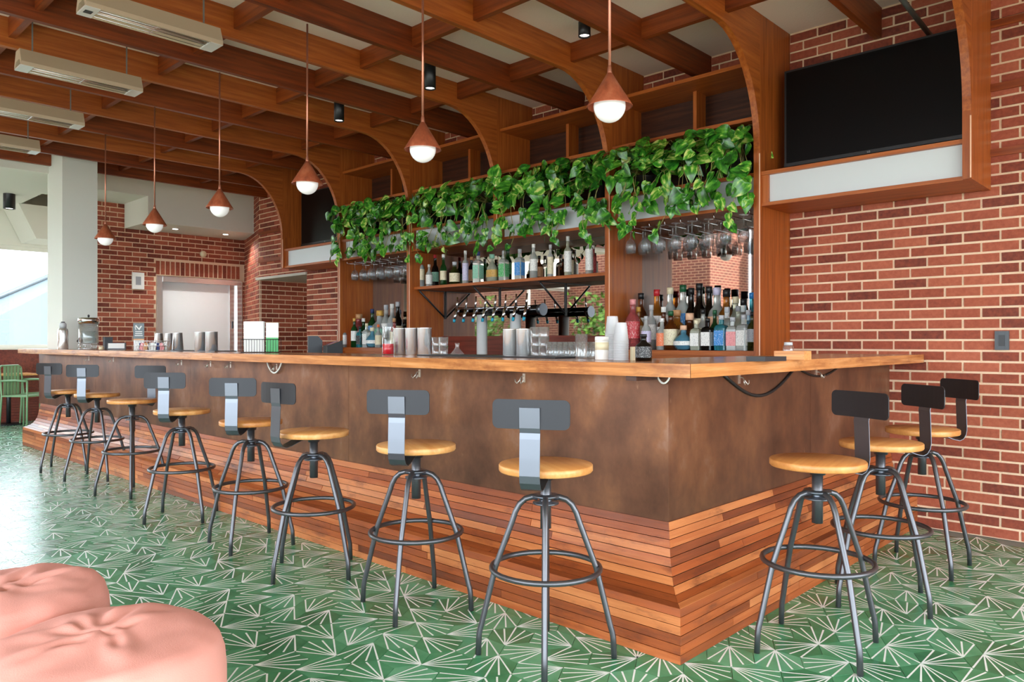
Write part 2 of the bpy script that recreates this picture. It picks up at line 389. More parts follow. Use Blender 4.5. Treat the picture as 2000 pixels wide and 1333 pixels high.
# ------------------------------------------------------------------ main dimensions
WY = 5.42            # brick back wall
PX, PY, PL = -1.491, 2.478, -10.27   # plinth corner and far end
CX, CY, CL = -1.449, 2.476, -10.46   # counter corner and far end
CZ0, CZ1 = 1.073, 1.125
BEAM0, SP, BT = -1.08, 0.6335, 0.045
BZ, CEIL = 3.255, 3.46
KX = [BEAM0 - 2 * SP * k for k in range(7)]      # right faces of the arched posts
PFY = 4.93

# ------------------------------------------------------------------ floor of hexagonal tiles
floor = struct(box('floor', (-13.6, -9, -0.15), (6, 7.2, -0.004), M['grout']), 'green cement tile floor inlaid with white fan lines')
S = 0.1
def tile_mesh(name, turn):
    mb = MB(); g = S - 0.0012
    hx = [(g * math.cos(PI / 3 * k), g * math.sin(PI / 3 * k)) for k in range(6)]
    mb.add([(x, y, 0) for x, y in hx] + [(x, y, -0.006) for x, y in hx],
           [tuple(range(6))] + [(i, i + 6, (i + 1) % 6 + 6, (i + 1) % 6) for i in range(6)], 0)
    # one fan of five lines from a corner, reaching across to the far side
    ap = Vector((S, 0)); V6 = [Vector((S * math.cos(PI / 3 * k), S * math.sin(PI / 3 * k))) for k in range(6)]
    st = ap * 0.985
    for k in range(5):
        an = PI + math.radians(-30 + 15 * k); d = Vector((math.cos(an), math.sin(an)))
        best = 9.0
        for q in range(1, 5):            # the four edges that do not touch the corner
            p, e = V6[q], V6[(q + 1) % 6] - V6[q]
            den = d.x * e.y - d.y * e.x
            if abs(den) < 1e-9: continue
            t_ = ((p - ap).x * e.y - (p - ap).y * e.x) / den; u_ = ((p - ap).x * d.y - (p - ap).y * d.x) / den
            if t_ > 0 and -0.01 <= u_ <= 1.01: best = min(best, t_)
        e = ap + d * (best * (0.98 if k % 2 == 0 else 0.965))
        nrm = Vector((-d.y, d.x)); w0, w1 = 0.0027, 0.0036
        mb.add([(st.x + nrm.x * w0, st.y + nrm.y * w0, 0.0004), (st.x - nrm.x * w0, st.y - nrm.y * w0, 0.0004), (e.x - nrm.x * w1, e.y - nrm.y * w1, 0.0004), (e.x + nrm.x * w1, e.y + nrm.y * w1, 0.0004)], [(0, 1, 2, 3)], 1)
    return mb
TM = [tile_mesh('hex_tile', t) for t in (0,)]
TME = [t.mesh('hex_tile', [M['tile'], M['tile_line']]) for t in TM]
tiles = []
ox, oy = -2.897, 1.644
for i in range(-80, 30):
    for j in range(-60, 60):
        x = ox + 1.5 * S * i; y = oy + math.sqrt(3) * S * (j + (i % 2) * 0.5)
        if not (-13.3 < x < 1.2 and -0.2 < y < 5.36): continue
        if -10.15 < x < -1.62 and y > 2.60: continue
        p = proj(x, y, 0)
        if p is None: continue
        u, v, w = p
        if u < -500 or u > 2700 or v > 2300: continue
        vis = -40 < u < 2040 and v < 1370 and not (u < 400 and v > 1215) and not (u < 180 and v > 1110)
        if x < -1.47 and y > PY + 0.03: vis = False
        rot = R_.randrange(6); kind = 0
        tiles.append((0 if vis else 1, w, x, y, rot, kind))
tiles.sort()
for t in tiles[:300]:
    ob('hex_tile', TME[t[5]], floor, (t[2], t[3], 0), t[4] * PI / 3)
rest = MB()
for t in tiles[300:]:
    src = TM[t[5]]; ca, sa = math.cos(t[4] * PI / 3), math.sin(t[4] * PI / 3); o = len(rest.v)
    rest.v += [(t[2] + x * ca - y * sa, t[3] + x * sa + y * ca, z) for x, y, z in src.v]
    rest.f += [tuple(k + o for k in f) for f in src.f]; rest.m += src.m; rest.sm += src.sm
tag(rest.build('hex_tile_field', [M['tile'], M['tile_line']], floor), kind='stuff')

# ------------------------------------------------------------------ brick walls
BL, BH, LG, HG = 0.1925, 0.0567, 0.2032, 0.0677
def brick_mesh(name, l=BL, h=BH):
    mb = MB(); d = 0.018; c = 0.0018
    v = [(-l/2, 0, -h/2), (l/2, 0, -h/2), (l/2, 0, h/2), (-l/2, 0, h/2), (-l/2 + c, -d, -h/2 + c), (l/2 - c, -d, -h/2 + c), (l/2 - c, -d, h/2 - c), (-l/2 + c, -d, h/2 - c)]
    mb.add(v, [(4, 5, 6, 7), (0, 1, 5, 4), (1, 2, 6, 5), (2, 3, 7, 6), (3, 0, 4, 7)]); return mb
BRK = brick_mesh('brick'); BRM = BRK.mesh('brick', M['brick'])
def lay_bricks(wall, org, ud, length, z0, z1, keep, show=None, limit=300, phase=0.0, soldier=()):
    """running bond on a vertical face; face origin org, direction ud (unit), outward normal = ud turned -90 degrees"""
    ud = Vector((ud[0], ud[1], 0)).normalized(); ang = math.atan2(ud.y, ud.x); out = []
    n0 = int(math.floor(z0 / HG)); n1 = int(math.ceil(z1 / HG))
    for n in range(n0, n1):
        zc = (n + 0.5) * HG
        if zc - BH / 2 < z0 - 0.02 or zc + BH / 2 > z1 + 0.03: continue
        s = phase + (LG / 2 if n % 2 else 0.0); k = math.floor(-s / LG) - 1
        while True:
            a = s + k * LG; k += 1
            if a > length: break
            a0, a1 = max(a, 0.002), min(a + BL, length - 0.002)
            if a1 - a0 < 0.03: continue
            for (h0, h1, hz0, hz1) in keep:      # holes: cut or drop
                if hz0 < zc < hz1:
                    if a0 < h0 < a1 and a1 <= h1 + 0.2: a1 = h0 - 0.006
                    elif a0 < h1 < a1 and a0 >= h0 - 0.2: a0 = h1 + 0.006
                    elif h0 <= a0 and a1 <= h1: a1 = a0
            if a1 - a0 < 0.03: continue
            out.append(((a0 + a1) / 2, zc, (a1 - a0) / BL, 0.0))
    for s_ in soldier: out.append(s_)
    recs = []
    for a, zc, sx, upright in out:
        c = Vector(org) + ud * a; pr = proj(c.x, c.y, zc)
        pri = 1e9
        if pr and 0 < pr[0] < 2000 and 0 < pr[1] < 1333 and (show is None or show(pr[0], pr[1])): pri = pr[2]
        recs.append((pri, a, zc, sx, upright, c))
    recs.sort(key=lambda q: q[0]); single = [q for q in recs if q[0] < 1e8][:limit]; ids = set(map(id, single))
    rest = MB()
    for q in recs:
        pri, a, zc, sx, upright, c = q
        rot = Matrix.Rotation(ang, 4, 'Z')
        jit = R_.uniform(-0.0012, 0.0012); nrm = Vector((ud.y, -ud.x, 0))
        loc = Vector((c.x, c.y, zc)) + nrm * (jit - 0.011) + ud * R_.uniform(-0.001, 0.001)
        if upright: rot = rot @ Matrix.Rotation(PI / 2, 4, 'Y')
        rot = rot @ Matrix.Rotation(R_.uniform(-0.004, 0.004), 4, 'Y')
        mt = Matrix.Translation(loc) @ rot @ Matrix.Diagonal((sx, 1, 1, 1))
        if id(q) in ids:
            o = ob('brick', BRM, wall); o.matrix_world = mt
        else:
            o = len(rest.v); rest.v += [tuple(mt @ Vector(p)) for p in BRK.v]
            rest.f += [tuple(k + o for k in f) for f in BRK.f]; rest.m += BRK.m; rest.sm += BRK.sm
    if rest.v: tag(rest.build('brick_field', M['brick'], wall), kind='stuff')

# wall along the back
wb = MB()
wb.box((-8.92, WY, 0), (3.0, WY + 0.3, CEIL + 0.1)); wb.box((-10.2, WY, 2.13), (-8.92, WY + 0.3, CEIL + 0.1))
wall_back = struct(wb.build('wall_back', M['mortar']), 'red brick wall with pale mortar behind the bar')
def show_back(u, v):
    if 1480 < u < 1936 and v > 60 and v < 410 - (u - 1490) * 0.13 and v > 140 - (u - 1529) * 0.235: return False
    if u < 1545 and u > 665: return v < 235
    if u < 1737 and v > 712: return False
    return True
lay_bricks(wall_back, (-2.42, WY, 0), (1, 0), 5.4, 0.0, CEIL, [], show_back, 300, phase=0.075)
lay_bricks(wall_back, (-8.7, WY, 0), (1, 0), 6.2, 3.1, CEIL, [], show_back, 0)
lw = struct(MB().box((-10.2, WY + 0.001, 0.9), (-8.2, WY + 0.02, 0.95)).build('wall_back_left', M['mortar']), 'brick wall over the alcove left of the bar shelving')
lay_bricks(lw, (-10.2, WY, 0), (1, 0), 2.0, 0.95, CEIL, [(-0.1, 1.28, 0, 2.13)], None, 300, phase=0.03)
# slanting brick wall between the far wall and the alcove, and the alcove itself
DA = Vector((-11.5, 5.86, 0)); DB = Vector((-10.2, 5.42, 0)); dd = (DB - DA)
def thick_wall(name, a, b, h, t, mat):
    a, b = Vector(a), Vector(b); d = (b - a).normalized(); n = Vector((-d.y, d.x, 0)) * t
    mb = MB(); q = [a, b, b + n, a + n]
    mb.add([(p.x, p.y, 0) for p in q] + [(p.x, p.y, h) for p in q], [(0, 1, 5, 4), (1, 2, 6, 5), (2, 3, 7, 6), (3, 0, 4, 7), (4, 5, 6, 7), (3, 2, 1, 0)])
    return mb.build(name, mat)
wd = struct(thick_wall('wall_slanted', DA, DB, CEIL, 0.03, M['mortar']), 'slanting brick wall in the far corner beside the service door')
lay_bricks(wd, DA, dd, dd.length, 0.95, CEIL, [], None, 300)
wa = struct(thick_wall('wall_alcove', (-10.2, 5.43, 0), (-10.2, 6.7, 0), 2.13, 0.02, M['mortar']), 'brick side wall inside the alcove under the concrete slab')
lay_bricks(wa, (-10.2, 5.43, 0), (0, 1), 1.25, 0.95, 2.13, [], None, 300)
struct(box('wall_alcove_back', (-10.2, 6.7, 0), (-8.4, 6.9, 2.3), M['mortar']), 'plain wall deep inside the alcove')
struct(box('wall_alcove_side', (-8.92, WY + 0.3, 0), (-8.7, 6.9, 2.3), M['mortar']), 'right-hand cheek of the alcove')
struct(box('trim_1', (-10.26, WY - 0.03, 2.10), (-8.90, 6.7, 2.135), M['concrete']), 'pale concrete slab roofing the brick alcove')

# far wall with the service door
wl = MB()
wl.box((-11.8, 3.5, 0), (-11.5, 4.478, CEIL)); wl.box((-11.8, 4.478, 2.19), (-11.5, 5.9, CEIL)); wl.box((-11.8, 5.80, 0), (-11.5, 5.9, 2.19))
wl.box((-11.8, 4.478, 0), (-11.75, 5.80, 2.19))
wall_left = struct(wl.build('wall_left', M['mortar']), 'dark red brick far wall around the steel service door')
sold = [(5.86 - (4.50 + 0.073 * k) , 2.305, 1.05, 1.0) for k in range(18)]
# face direction must give outward normal +x: ud = (0,1) -> normal (1,0)
sold = [(4.50 + 0.073 * k - 3.52, 2.305, 1.05, 1.0) for k in range(18)]
lay_bricks(wall_left, (-11.5, 3.52, 0), (0, 1), 2.34, 0.95, 3.18, [(0.955, 2.30, 0, 2.19), (0.955, 2.34, 2.19, 2.42)], None, 320, phase=0.02, soldier=sold)

# steel service door
door = tag(empty('door_1', (-11.5, 5.14, 0)), 'stainless steel sliding service door in a steel frame', None, None, 'structure')
def kid(mb_or_box, name, mat, parent):   # meshes given in world coordinates under an Empty
    o = mb_or_box.build(name, mat, parent); o.matrix_parent_inverse = parent.matrix_world.inverted() if False else Matrix.Translation(-Vector(parent.location)); return o
kid(MB().box((-11.52, 4.48, 0), (-11.47, 4.56, 2.18)), 'frame', M['brushed'], door)
kid(MB().box((-11.52, 5.72, 0), (-11.47, 5.80, 2.18)), 'frame', M['brushed'], door)
kid(MB().box((-11.52, 4.56, 2.10), (-11.46, 5.72, 2.18)), 'frame', M['brushed'], door)
kid(MB().box((-11.58, 4.56, 0), (-11.54, 5.62, 2.10)), 'panel', plain('door_steel', srgb(246, 247, 247), 0.3, 0.1), door)
kid(MB().box((-11.55, 5.62, 0), (-11.52, 5.72, 2.10)), 'jamb', M['brushed'], door)
kid(MB().box((-11.52, 5.655, 1.42), (-11.505, 5.67, 1.53)), 'handle', M['black'], door)

# white column, lowered ceiling and bulkhead at the far end
struct(box('column', (-10.10, 2.692, 0), (-9.55, 3.057, CEIL), M['plaster']), 'square white rendered column rising through the far end of the bar')
lowc = MB(); lowc.box((-11.5, 3.0, 3.18), (-10.62, 5.9, CEIL))
lowc.box((-13.6, -3, 3.18), (-10.05, 3.0, CEIL))
struct(lowc.build('ceiling_lowered', M['white_paint']), 'lowered white ceiling strip at the far end')
struct(box('trim_2', (-11.48, 4.03, 2.83), (-10.62, 5.80, 3.18), M['white_paint']), 'white boxed bulkhead over the steel service door')
struct(MB().prism([(2.966, 3.18), (3.19, 2.70), (3.89, 2.70), (3.89, 3.18)], -13.29, -12.5, 'yz').build('trim_3', M['white_paint']), 'sloping white soffit beside the column')

# window at the far left with low wall below
wlow = struct(box('wall_window_low', (-13.5, -3.9, 0), (-13.3, 3.9, 1.09), M['red_wood']), 'dark red low wall under the far window')
for k in range(12):
    box('plank', (-13.30, -3.9, 0.02 + k * 0.04), (-13.285 + 0.002 * (k % 3), 3.9, 0.056 + k * 0.04), M['red_wood'], wlow)
struct(box('trim_4', (-13.55, -3.9, 1.09), (-13.2, 3.9, 1.115), M['white_paint']), 'white window sill on the low wall')
wn_ = tag(empty('window_1', (-13.4, 1.0, 1.11)), 'wide far window with pale metal frame', None, None, 'structure')
def wk(a, b, name, mat): kid(MB().box(a, b), name, mat, wn_)
for y, z0 in ((-9, 0.0), (-6.5, 0.0), (-3.96, 0.0), (-1.4, 1.115), (1.16, 1.115), (3.85, 1.115)): wk((-13.44, y, z0), (-13.38, y + 0.04, 2.62), 'frame', M['white_paint'])
wk((-13.44, -3.9, 1.115), (-13.38, 3.9, 1.16), 'frame', M['white_paint']); wk((-13.44, -9, 2.60), (-13.38, 3.9, 2.66), 'frame', M['white_paint']); wk((-13.44, -9, 0.0), (-13.38, -3.96, 0.05), 'frame', M['white_paint'])
for y, z0 in ((-9, .05), (-6.5, .05), (-3.92, 1.16), (-1.36, 1.16), (1.2, 1.16)): wk((-13.415, y + 0.04, z0), (-13.405, y + 2.5, 2.60), 'pane', M['window_glass'])
struct(box('wall_window_head', (-13.5, -9, 2.66), (-13.3, 3.9, CEIL), M['white_paint']), 'white wall above the far window')
struct(box('wall_window_end', (-13.5, 3.9, 0), (-11.64, 4.1, CEIL), M['white_paint']), 'white return wall behind the column')
# neighbour's roof outside
roof = thing('neighbouring_roof', 'pale standing seam metal roof outside the far window', 'roof', (-19, 4.0, 0))
rm = MB(); A = [(-19, 1.0, -0.2), (-19, 9.0, -0.2), (-20.5, 9.0, 4.6), (-20.5, 1.0, 0.35)]
rm.add(A + [(x - 0.1, y, z) for x, y, z in A], [(0, 1, 2, 3), (7, 6, 5, 4), (0, 3, 7, 4), (3, 2, 6, 7)]); kid(rm, 'sheet', M['roof_metal'], roof)
kid(MB().tube([(-20.5, 1.0, 0.38), (-20.5, 9.0, 4.63)], 0.075, 6), 'edge', M['roof_edge'], roof)
for k in range(16):
    y = 1.3 + k * 0.48; t = (y - 1.0) / 8.0; zt = 0.35 + t * 4.25
    kid(MB().tube([(-18.98, y, -0.2), (-20.48, y, zt)], 0.02, 5), 'seam', M['p_grey'], roof)
kid(MB().box((-19.4, 0, -0.4), (-18.9, 9, 0.98)), 'parapet', M['roof_metal'], roof)

# green outdoor ground and brick building behind the camera, seen in the mirrors
struct(box('ground', (-60, -60, -0.4), (60, 60, -0.16), plain('paving', srgb(120, 116, 108), 0.9)), 'pale ground outside')
fb = MB()
def quad_uv(name, quads, mat, label):
    me = bpy.data.meshes.new(name); vs = []; fs = []; uv = []
    for q, (ul, vl) in quads:
        o = len(vs); vs += q; fs.append(tuple(range(o, o + 4))); uv += [(0, 0), (ul, 0), (ul, vl), (0, vl)]
    me.from_pydata(vs, [], fs); me.materials.append(mat); l = me.uv_layers.new(name='UVMap')
    for i, c in enumerate(uv): l.data[i].uv = c
    return struct(ob(name, me), label)
quad_uv('wall_front', [([(-9, -5.5, 0), (-22, -5.5, 0), (-22, -5.5, 4), (-9, -5.5, 4)], (13, 4)), ([(-9, -7.5, 0), (-9, -5.5, 0), (-9, -5.5, 4), (-9, -7.5, 4)], (2, 4)),
                       ([(-22, -7.5, 0), (-9, -7.5, 0), (-9, -7.5, 4), (-22, -7.5, 4)], (13, 4)), ([(-22, -7.5, 4), (-9, -7.5, 4), (-9, -5.5, 4), (-22, -5.5, 4)], (13, 2))],
        M['far_brick'], 'brick pier across the room, seen in the mirror')

struct(box('wall_front_end', (-9.0, -8.2, 0), (-7.6, -7.6, 4.2), M['dark_wood']), 'dark panel beyond the mirrored brick pier')

# ------------------------------------------------------------------ ceiling, beams, arched ribs
hd = MB().box((-5.6, -3.4, 2.7), (4.2, -3.2, CEIL + 0.12)).box((4.0, -3.2, 2.7), (4.2, 7.0, CEIL + 0.12))  # header added out of view to keep daylight off the upper room
struct(hd.build('shading_header', M['white_paint']), 'unseen white header added over the open sides to cut high daylight')
ceiling = struct(box('ceiling', (-13.6, -3.2, CEIL), (4.0, 7.0, CEIL + 0.12), M['ceiling_board']), 'pale boarded ceiling between mahogany beams')
def arc_pts(n=14):
    yb, za = 4.36, 2.53
    a, b_ = PFY - yb, BZ - za
    return [(yb + a * math.sin(t), za + b_ * math.cos(t)) for t in [PI / 2 * i / n for i in range(n + 1)]]
BY0 = -3.0
def rib(x, zbot, name='arched_rib'):
    arc = arc_pts()
    mb = MB(); top = CEIL - 0.001
    # strips so that the concave outline stays clean
    pts = [(BY0, BZ)] + arc
    n = len(pts)
    vs = []; fs = []
    for y, z in pts: vs += [(x, y, z), (x, y, top), (x - BT, y, z), (x - BT, y, top)]
    for i in range(n - 1):
        a, b = 4 * i, 4 * i + 4
        fs += [(a, b, b + 1, a + 1), (a + 2, a + 3, b + 3, b + 2), (a + 2, b + 2, b, a), (a + 1, b + 1, b + 3, a + 3)]
    fs += [(0, 1, 3, 2)]
    mb.add(vs, fs)
    o = mb.build(name, M['oak_y'], ceiling)
    pm = MB()
    za = arc[-1][1]
    pm.box((x - BT, PFY, za), (x, WY - 0.001, CEIL - 0.002)).box((x - BT, PFY, zbot), (x, WY - 0.001, za))
    POSTS.append(pm)
    return o
NB = 15
POSTS = []
for i in range(-3, NB):
    x = BEAM0 - SP * i
    if 0 <= i <= 12 and i % 2 == 0:
        k = i // 2
        rib(x, 2.14 if k in (0, 3, 6) else 0.0)
    else:
        for a, b in ([(BY0, 2.69), (3.059, WY - 0.001)] if i == 14 else [(BY0, WY - 0.001)]):   # the last one stops at the column
            MB().box((x - BT, a, BZ), (x, b, CEIL - 0.001)).build('beam', MAHY, ceiling)
blk = MB().box((-SP + BT, -0.022, 3.32), (0, 0.022, CEIL - 0.002)).mesh('blocking', MAHX)
for i in range(-3, NB - 1):
    for y in (4.46, 3.45, 2.43, 1.42, 0.41, -0.6, -1.6, -2.6):
        ob('blocking', blk, ceiling, (BEAM0 - SP * i - BT, y, 0))
# wooden belts set into the brick
for n, (z, x0, x1) in enumerate([(2.345, -1.08, 3), (2.745, -1.08, 3), (3.135, -1.08, 3), (2.345, -10.2, -8.73), (2.745, -10.2, -8.73)]):
    struct(box('trim_%d' % (5 + n), (x0, WY - 0.02, z), (x1, WY + 0.01, z + 0.045), MAHX),
           ['lowest wooden belt in the brick right of the large screen', 'middle wooden belt in the brick right of the large screen', 'top wooden belt in the brick right of the large screen',
            'lower wooden belt in the brick by the small screen', 'upper wooden belt in the brick by the small screen'][n])

# ------------------------------------------------------------------ back bar shelving
sh = thing('back_bar_shelving', 'mahogany back bar shelving with arched uprights and white fascia panels', 'shelving', (-4.9, 5.2, 0))
for pm in POSTS: kid(pm, 'post', M['oak_z'], sh)
for k in range(7):      # pale edge band down each post
    kid(MB().box((KX[k] - 0.006, PFY - 0.0012, 2.145 if k in (0, 3, 6) else 0.01), (KX[k] + 0.0006, PFY + 0.004, 2.5)), 'edge_band', M['p_peach'], sh)
def sk(a, b, name, mat): return kid(MB().box(a, b), name, mat, sh)
for k in range(6):
    xr, xl = KX[k] - BT, KX[k + 1]
    sk((xl, 4.95, 2.352), (xr, WY - 0.03, 2.377), 'shelf', M['oak_x'])
    sk((xl, 4.955, 2.14), (xr, WY - 0.03, 2.163), 'shelf', M['oak_x'])
    sk((xl + 0.045, 4.985, 2.163), (xr, 5.0, 2.352), 'fascia_panel', M['acrylic'])
    sk((xl, 4.96, 2.163), (xl + 0.045, 5.3, 2.352), 'end_block', M['oak_z'])
    if 1 <= k <= 4:
        sk((xl, 4.97, 2.748), (xr, WY - 0.04, 2.775), 'shelf', M['oak_x'])
        sk((xl, 4.97, 3.138), (xr, WY - 0.04, 3.165), 'shelf', M['oak_x'])
        xm = (xl + xr) / 2; sk((xm - 0.015, 5.2, 2.775), (xm + 0.015, 5.34, 3.138), 'divider', M['oak_z'])
        sk((xl, WY - 0.04, 2.377), (xr, WY - 0.02, 3.138), 'back_panel', M['dark_wood'])
# mirrors behind the bottles
for k, (xl, xr) in enumerate([(KX[2], KX[1] - BT), (KX[4], KX[2] - BT), (KX[5], KX[4] - BT)]):
    sk((xl, WY - 0.025, 1.0), (xr, WY - 0.015, 2.14), 'mirror', M['mirror'])
# ledges
for xl, xr in ((KX[2], KX[1] - BT), (KX[5], KX[4] - BT)):
    sk((xl, 4.98, 1.105), (xr, WY - 0.026, 1.143), 'ledge', M['oak_x'])
    sk((xl, 5.0, 0.9), (xr, 5.02, 1.105), 'ledge_front', M['oak_x'])
sk((KX[4], 5.37, 1.05), (KX[2] - BT, WY - 0.026, 1.265), 'splashback', M['red_wood'])
# work counter of the back bar
bc = thing('back_counter', 'dark wooden working counter along the back wall behind the bar', 'counter', (-5.6, 5.1, 0))
kid(MB().box((-8.9, 4.86, 0.0), (-2.39, 4.93, 1.02)), 'cabinet_front', M['dark_wood'], bc)
kid(MB().box((-8.9, 4.84, 1.02), (-2.39, 4.935, 1.06)), 'worktop', MAHX, bc)
kid(MB().box((KX[4], 4.935, 1.02), (KX[2] - BT, 5.37, 1.06)), 'worktop', MAHX, bc)
kid(MB().box((-8.9, 4.935, 1.02), (KX[5] - BT, WY - 0.02, 1.06)), 'worktop', MAHX, bc)
# bottle shelf on black brackets
bs = thing('bottle_shelf', 'long mahogany bottle shelf on black steel brackets above the beer taps', 'shelf', (-4.9, 5.2, 1.75))
kid(MB().box((KX[4], 4.99, 1.748), (KX[2] - BT, WY - 0.03, 1.775)), 'board', M['oak_x'], bs)
for x in (KX[4] + 0.03, -5.3, -4.45, KX[2] - BT - 0.03):
    bk = MB(); bk.box((x - 0.008, 5.02, 1.74), (x + 0.008, WY - 0.03, 1.747)).box((x - 0.008, WY - 0.036, 1.45), (x + 0.008, WY - 0.03, 1.747))
    bk.tube([(x, 5.04, 1.735), (x, WY - 0.04, 1.47)], 0.009, 6); kid(bk, 'bracket', M['black'], bs)

# ------------------------------------------------------------------ televisions
def television(x0, x1, z0, z1, y, label):
    t = thing('television', label, 'television', ((x0 + x1) / 2, y, z0))
    kid(MB().box((x0, y, z0), (x1, y + 0.045, z1)), 'housing', M['bezel'], t)
    b = 0.014
    kid(MB().box((x0 + b, y - 0.003, z0 + 0.024), (x1 - b, y + 0.01, z1 - b)), 'screen', M['screen'], t)
    kid(MB().box((x0, y - 0.007, z0), (x1, y + 0.0, z0 + 0.022)), 'lower_bezel', M['bezel'], t)
    for xx in (x0 + 0.2, x1 - 0.2): kid(MB().box((xx - 0.1, y - 0.05, 2.378), (xx + 0.1, y + 0.09, 2.386)).box((xx - 0.012, y + 0.012, 2.386), (xx + 0.012, y + 0.03, z0 + 0.04)), 'foot', M['black'], t)
    kid(MB().box((x0 + 0.3, y + 0.045, z0 + 0.2), (x1 - 0.3, WY - 0.03, z1 - 0.2)), 'wall_mount', M['black'], t)
    text_mesh('logo', 'LG', 0.016, M['p_silver'], t, (-0.01, -0.009, 0.005), (PI / 2, 0, 0))
    return t
television(-2.275, -1.145, 2.43, 3.10, 5.16, 'large black flat television on the shelf right of the plants')
television(KX[6] + 0.06, KX[5] - BT - 0.06, 2.43, 3.10, 5.16, 'black flat television in the arched bay left of the plants')

# ------------------------------------------------------------------ the bar: plinth, steel front, counter
bar = thing('bar', 'long bar front of patinated steel sheets over a curved timber plinth', 'bar', (PX, PY, 0))
prof = [(0, 0), (0, .036), (0, .072), (0, .108), (0, .143), (0, .178), (.003, .209), (.034, .215), (.066, .229), (.093, .25), (.114, .277), (.13, .308), (.14, .342),
        (.147, .376), (.153, .409), (.159, .442), (.166, .476)]
LK = 1.12                           # the long side reaches a little deeper
def plank(side, r, a0, a1, end0, end1):
    (o0, z0), (o1, z1) = prof[r], prof[r + 1]; g = 0.0013
    t = Vector((o1 - o0, z1 - z0)).normalized(); nn = Vector((t.y, -t.x)) * 0.016       # inward
    lift = R_.uniform(-0.0012, 0.0012)
    q = [Vector((o0, z0)) + t * g - nn * (lift / 0.016), Vector((o1, z1)) - t * g - nn * (lift / 0.016)]
    q = q + [q[1] + nn, q[0] + nn]
    vs = []
    for o, z in q:                  # first end then second end; a mitred end follows the offset
        vs.append((o, z))
    V = []
    for e, a in ((0, a0), (1, a1)):
        for o, z in vs:
            z = max(z, 0.001)
            if side == 'long': V.append(((PX - o) if (e == 1 and end1) else a, PY + o * LK, z))
            else: V.append((PX - o, (PY + o * LK) if (e == 0 and end0) else a, z))
    mb = MB(); mb.add(V, [(0, 1, 2, 3), (7, 6, 5, 4), (0, 4, 5, 1), (1, 5, 6, 2), (2, 6, 7, 3), (3, 7, 4, 0)])
    kid(mb, 'plank', M['plank_x' if side == 'long' else 'plank_y'], bar)
for r in range(len(prof) - 1):
    x = PX; first = True
    while x > PL + 0.01:
        ln = R_.uniform(0.7, 2.0)
        nx = max(x - ln, PL)
        if nx - PL < 0.3: nx = PL
        plank('long', r, nx + 0.0008, x - 0.0008, False, first); x = nx; first = False
    y = PY; first = True
    while y < WY - 0.03:
        ln = R_.uniform(0.35, 1.2); ny = min(y + ln, WY - 0.012)
        if WY - ny < 0.3: ny = WY - 0.012
        plank('short', r, y + 0.0008, ny - 0.0008, first, False); y = ny; first = False
pyl, pxl = PY + 0.172 * LK, PX - 0.172
seams = [pxl, -3.92, -6.16, -8.4, -10.36]
for a, b in zip(seams[:-1], seams[1:]):
    kid(MB().box((b + 0.0012, pyl, 0.47), (a - (0.0 if a == pxl else 0.0012), pyl + 0.012, CZ0)), 'steel_sheet', M['patina'], bar)
for a, b in ((pyl + 0.0125, 4.10), (4.1024, WY - 0.012)):
    kid(MB().box((pxl - 0.012, a, 0.47), (pxl, b, CZ0)), 'steel_sheet', M['patina'], bar)
kid(MB().box((-9.54, pyl + 0.03, 0.001), (pxl - 0.03, pyl + 0.08, CZ0)), 'carcass', M['dark_wood'], bar)
ct = thing('bar_counter', 'thick worn timber bar counter wrapping the corner', 'counter', (CX, CY, CZ0))
cuts = [CX, -3.25, -5.35, -7.7, -9.545]
for a, b in zip(cuts[:-1], cuts[1:]):
    if a == CX:
        mb = MB(); mb.prism([(b + 0.0012, CY), (CX, CY), (CX - 0.62, CY + 0.62), (b + 0.0012, CY + 0.62)], CZ0, CZ1, 'xy')
    else: mb = MB(); mb.box((b + 0.0012, CY, CZ0), (a - 0.0012, CY + 0.62, CZ1))
    kid(mb, 'board', M['counter_x'], ct)
kid(MB().box((-10.106, CY, CZ0), (-9.547, 2.688, CZ1)), 'board', M['counter_x'], ct)      # notched round the column
kid(MB().box((CL, CY, CZ0), (-10.108, CY + 0.62, CZ1)), 'board', M['counter_x'], ct)
kid(MB().prism([(CX, CY + 0.004), (CX, 4.55), (CX - 0.62, 4.55), (CX - 0.62, CY + 0.624)], CZ0, CZ1, 'xy'), 'board', M['counter_y'], ct)
kid(MB().box((CX - 0.62, 4.5524, CZ0), (CX, WY - 0.03, CZ1)), 'board', M['counter_y'], ct)
kid(MB().box((CX - 0.3, CY + 0.02, CZ0 - 0.02), (CX - 0.25, WY - 0.03, CZ0 - 0.0005)), 'batten', M['dark_wood'], ct)

# hooks under the counter
hk = MB()
for s in (-1, 1): hk.tube([(0, 0, 0), (0, -0.02, -0.002), (s * 0.004, -0.03, -0.022), (s * 0.014, -0.036, -0.034), (s * 0.024, -0.036, -0.026), (s * 0.026, -0.036, -0.014)], 0.0028, 6)
hk.box((-0.008, -0.003, -0.03), (0.008, 0.0, 0.012)); HKM = hk.mesh('coat_hook', M['hook'])
hx = [px(u, pyl) for u in (1024, 820, 541, 451, 412, 355, 222, 174)]
for n, x in enumerate(hx):
    o = ob('coat_hook', HKM, None, (x, pyl - 0.0005, CZ0 - 0.03)); tag(o, 'small steel coat hook under the long counter, %s from the corner' % ORD[n], 'hook', 'coat hooks under the counter')
for n, y in enumerate((3.28, 4.18)):
    o = ob('coat_hook', HKM, None, (pxl + 0.0005, y, CZ0 - 0.03), PI / 2); tag(o, ['steel coat hook under the short counter nearer the corner', 'steel coat hook under the short counter nearer the brick wall'][n], 'hook', 'coat hooks under the counter')
cb = MB().tube([(pxl + 0.004, 3.12 + 0.75 * t, CZ0 - 0.012 - 0.115 * math.sin(PI * t) ** 1.0) for t in [i / 14 for i in range(15)]], 0.008, 8)
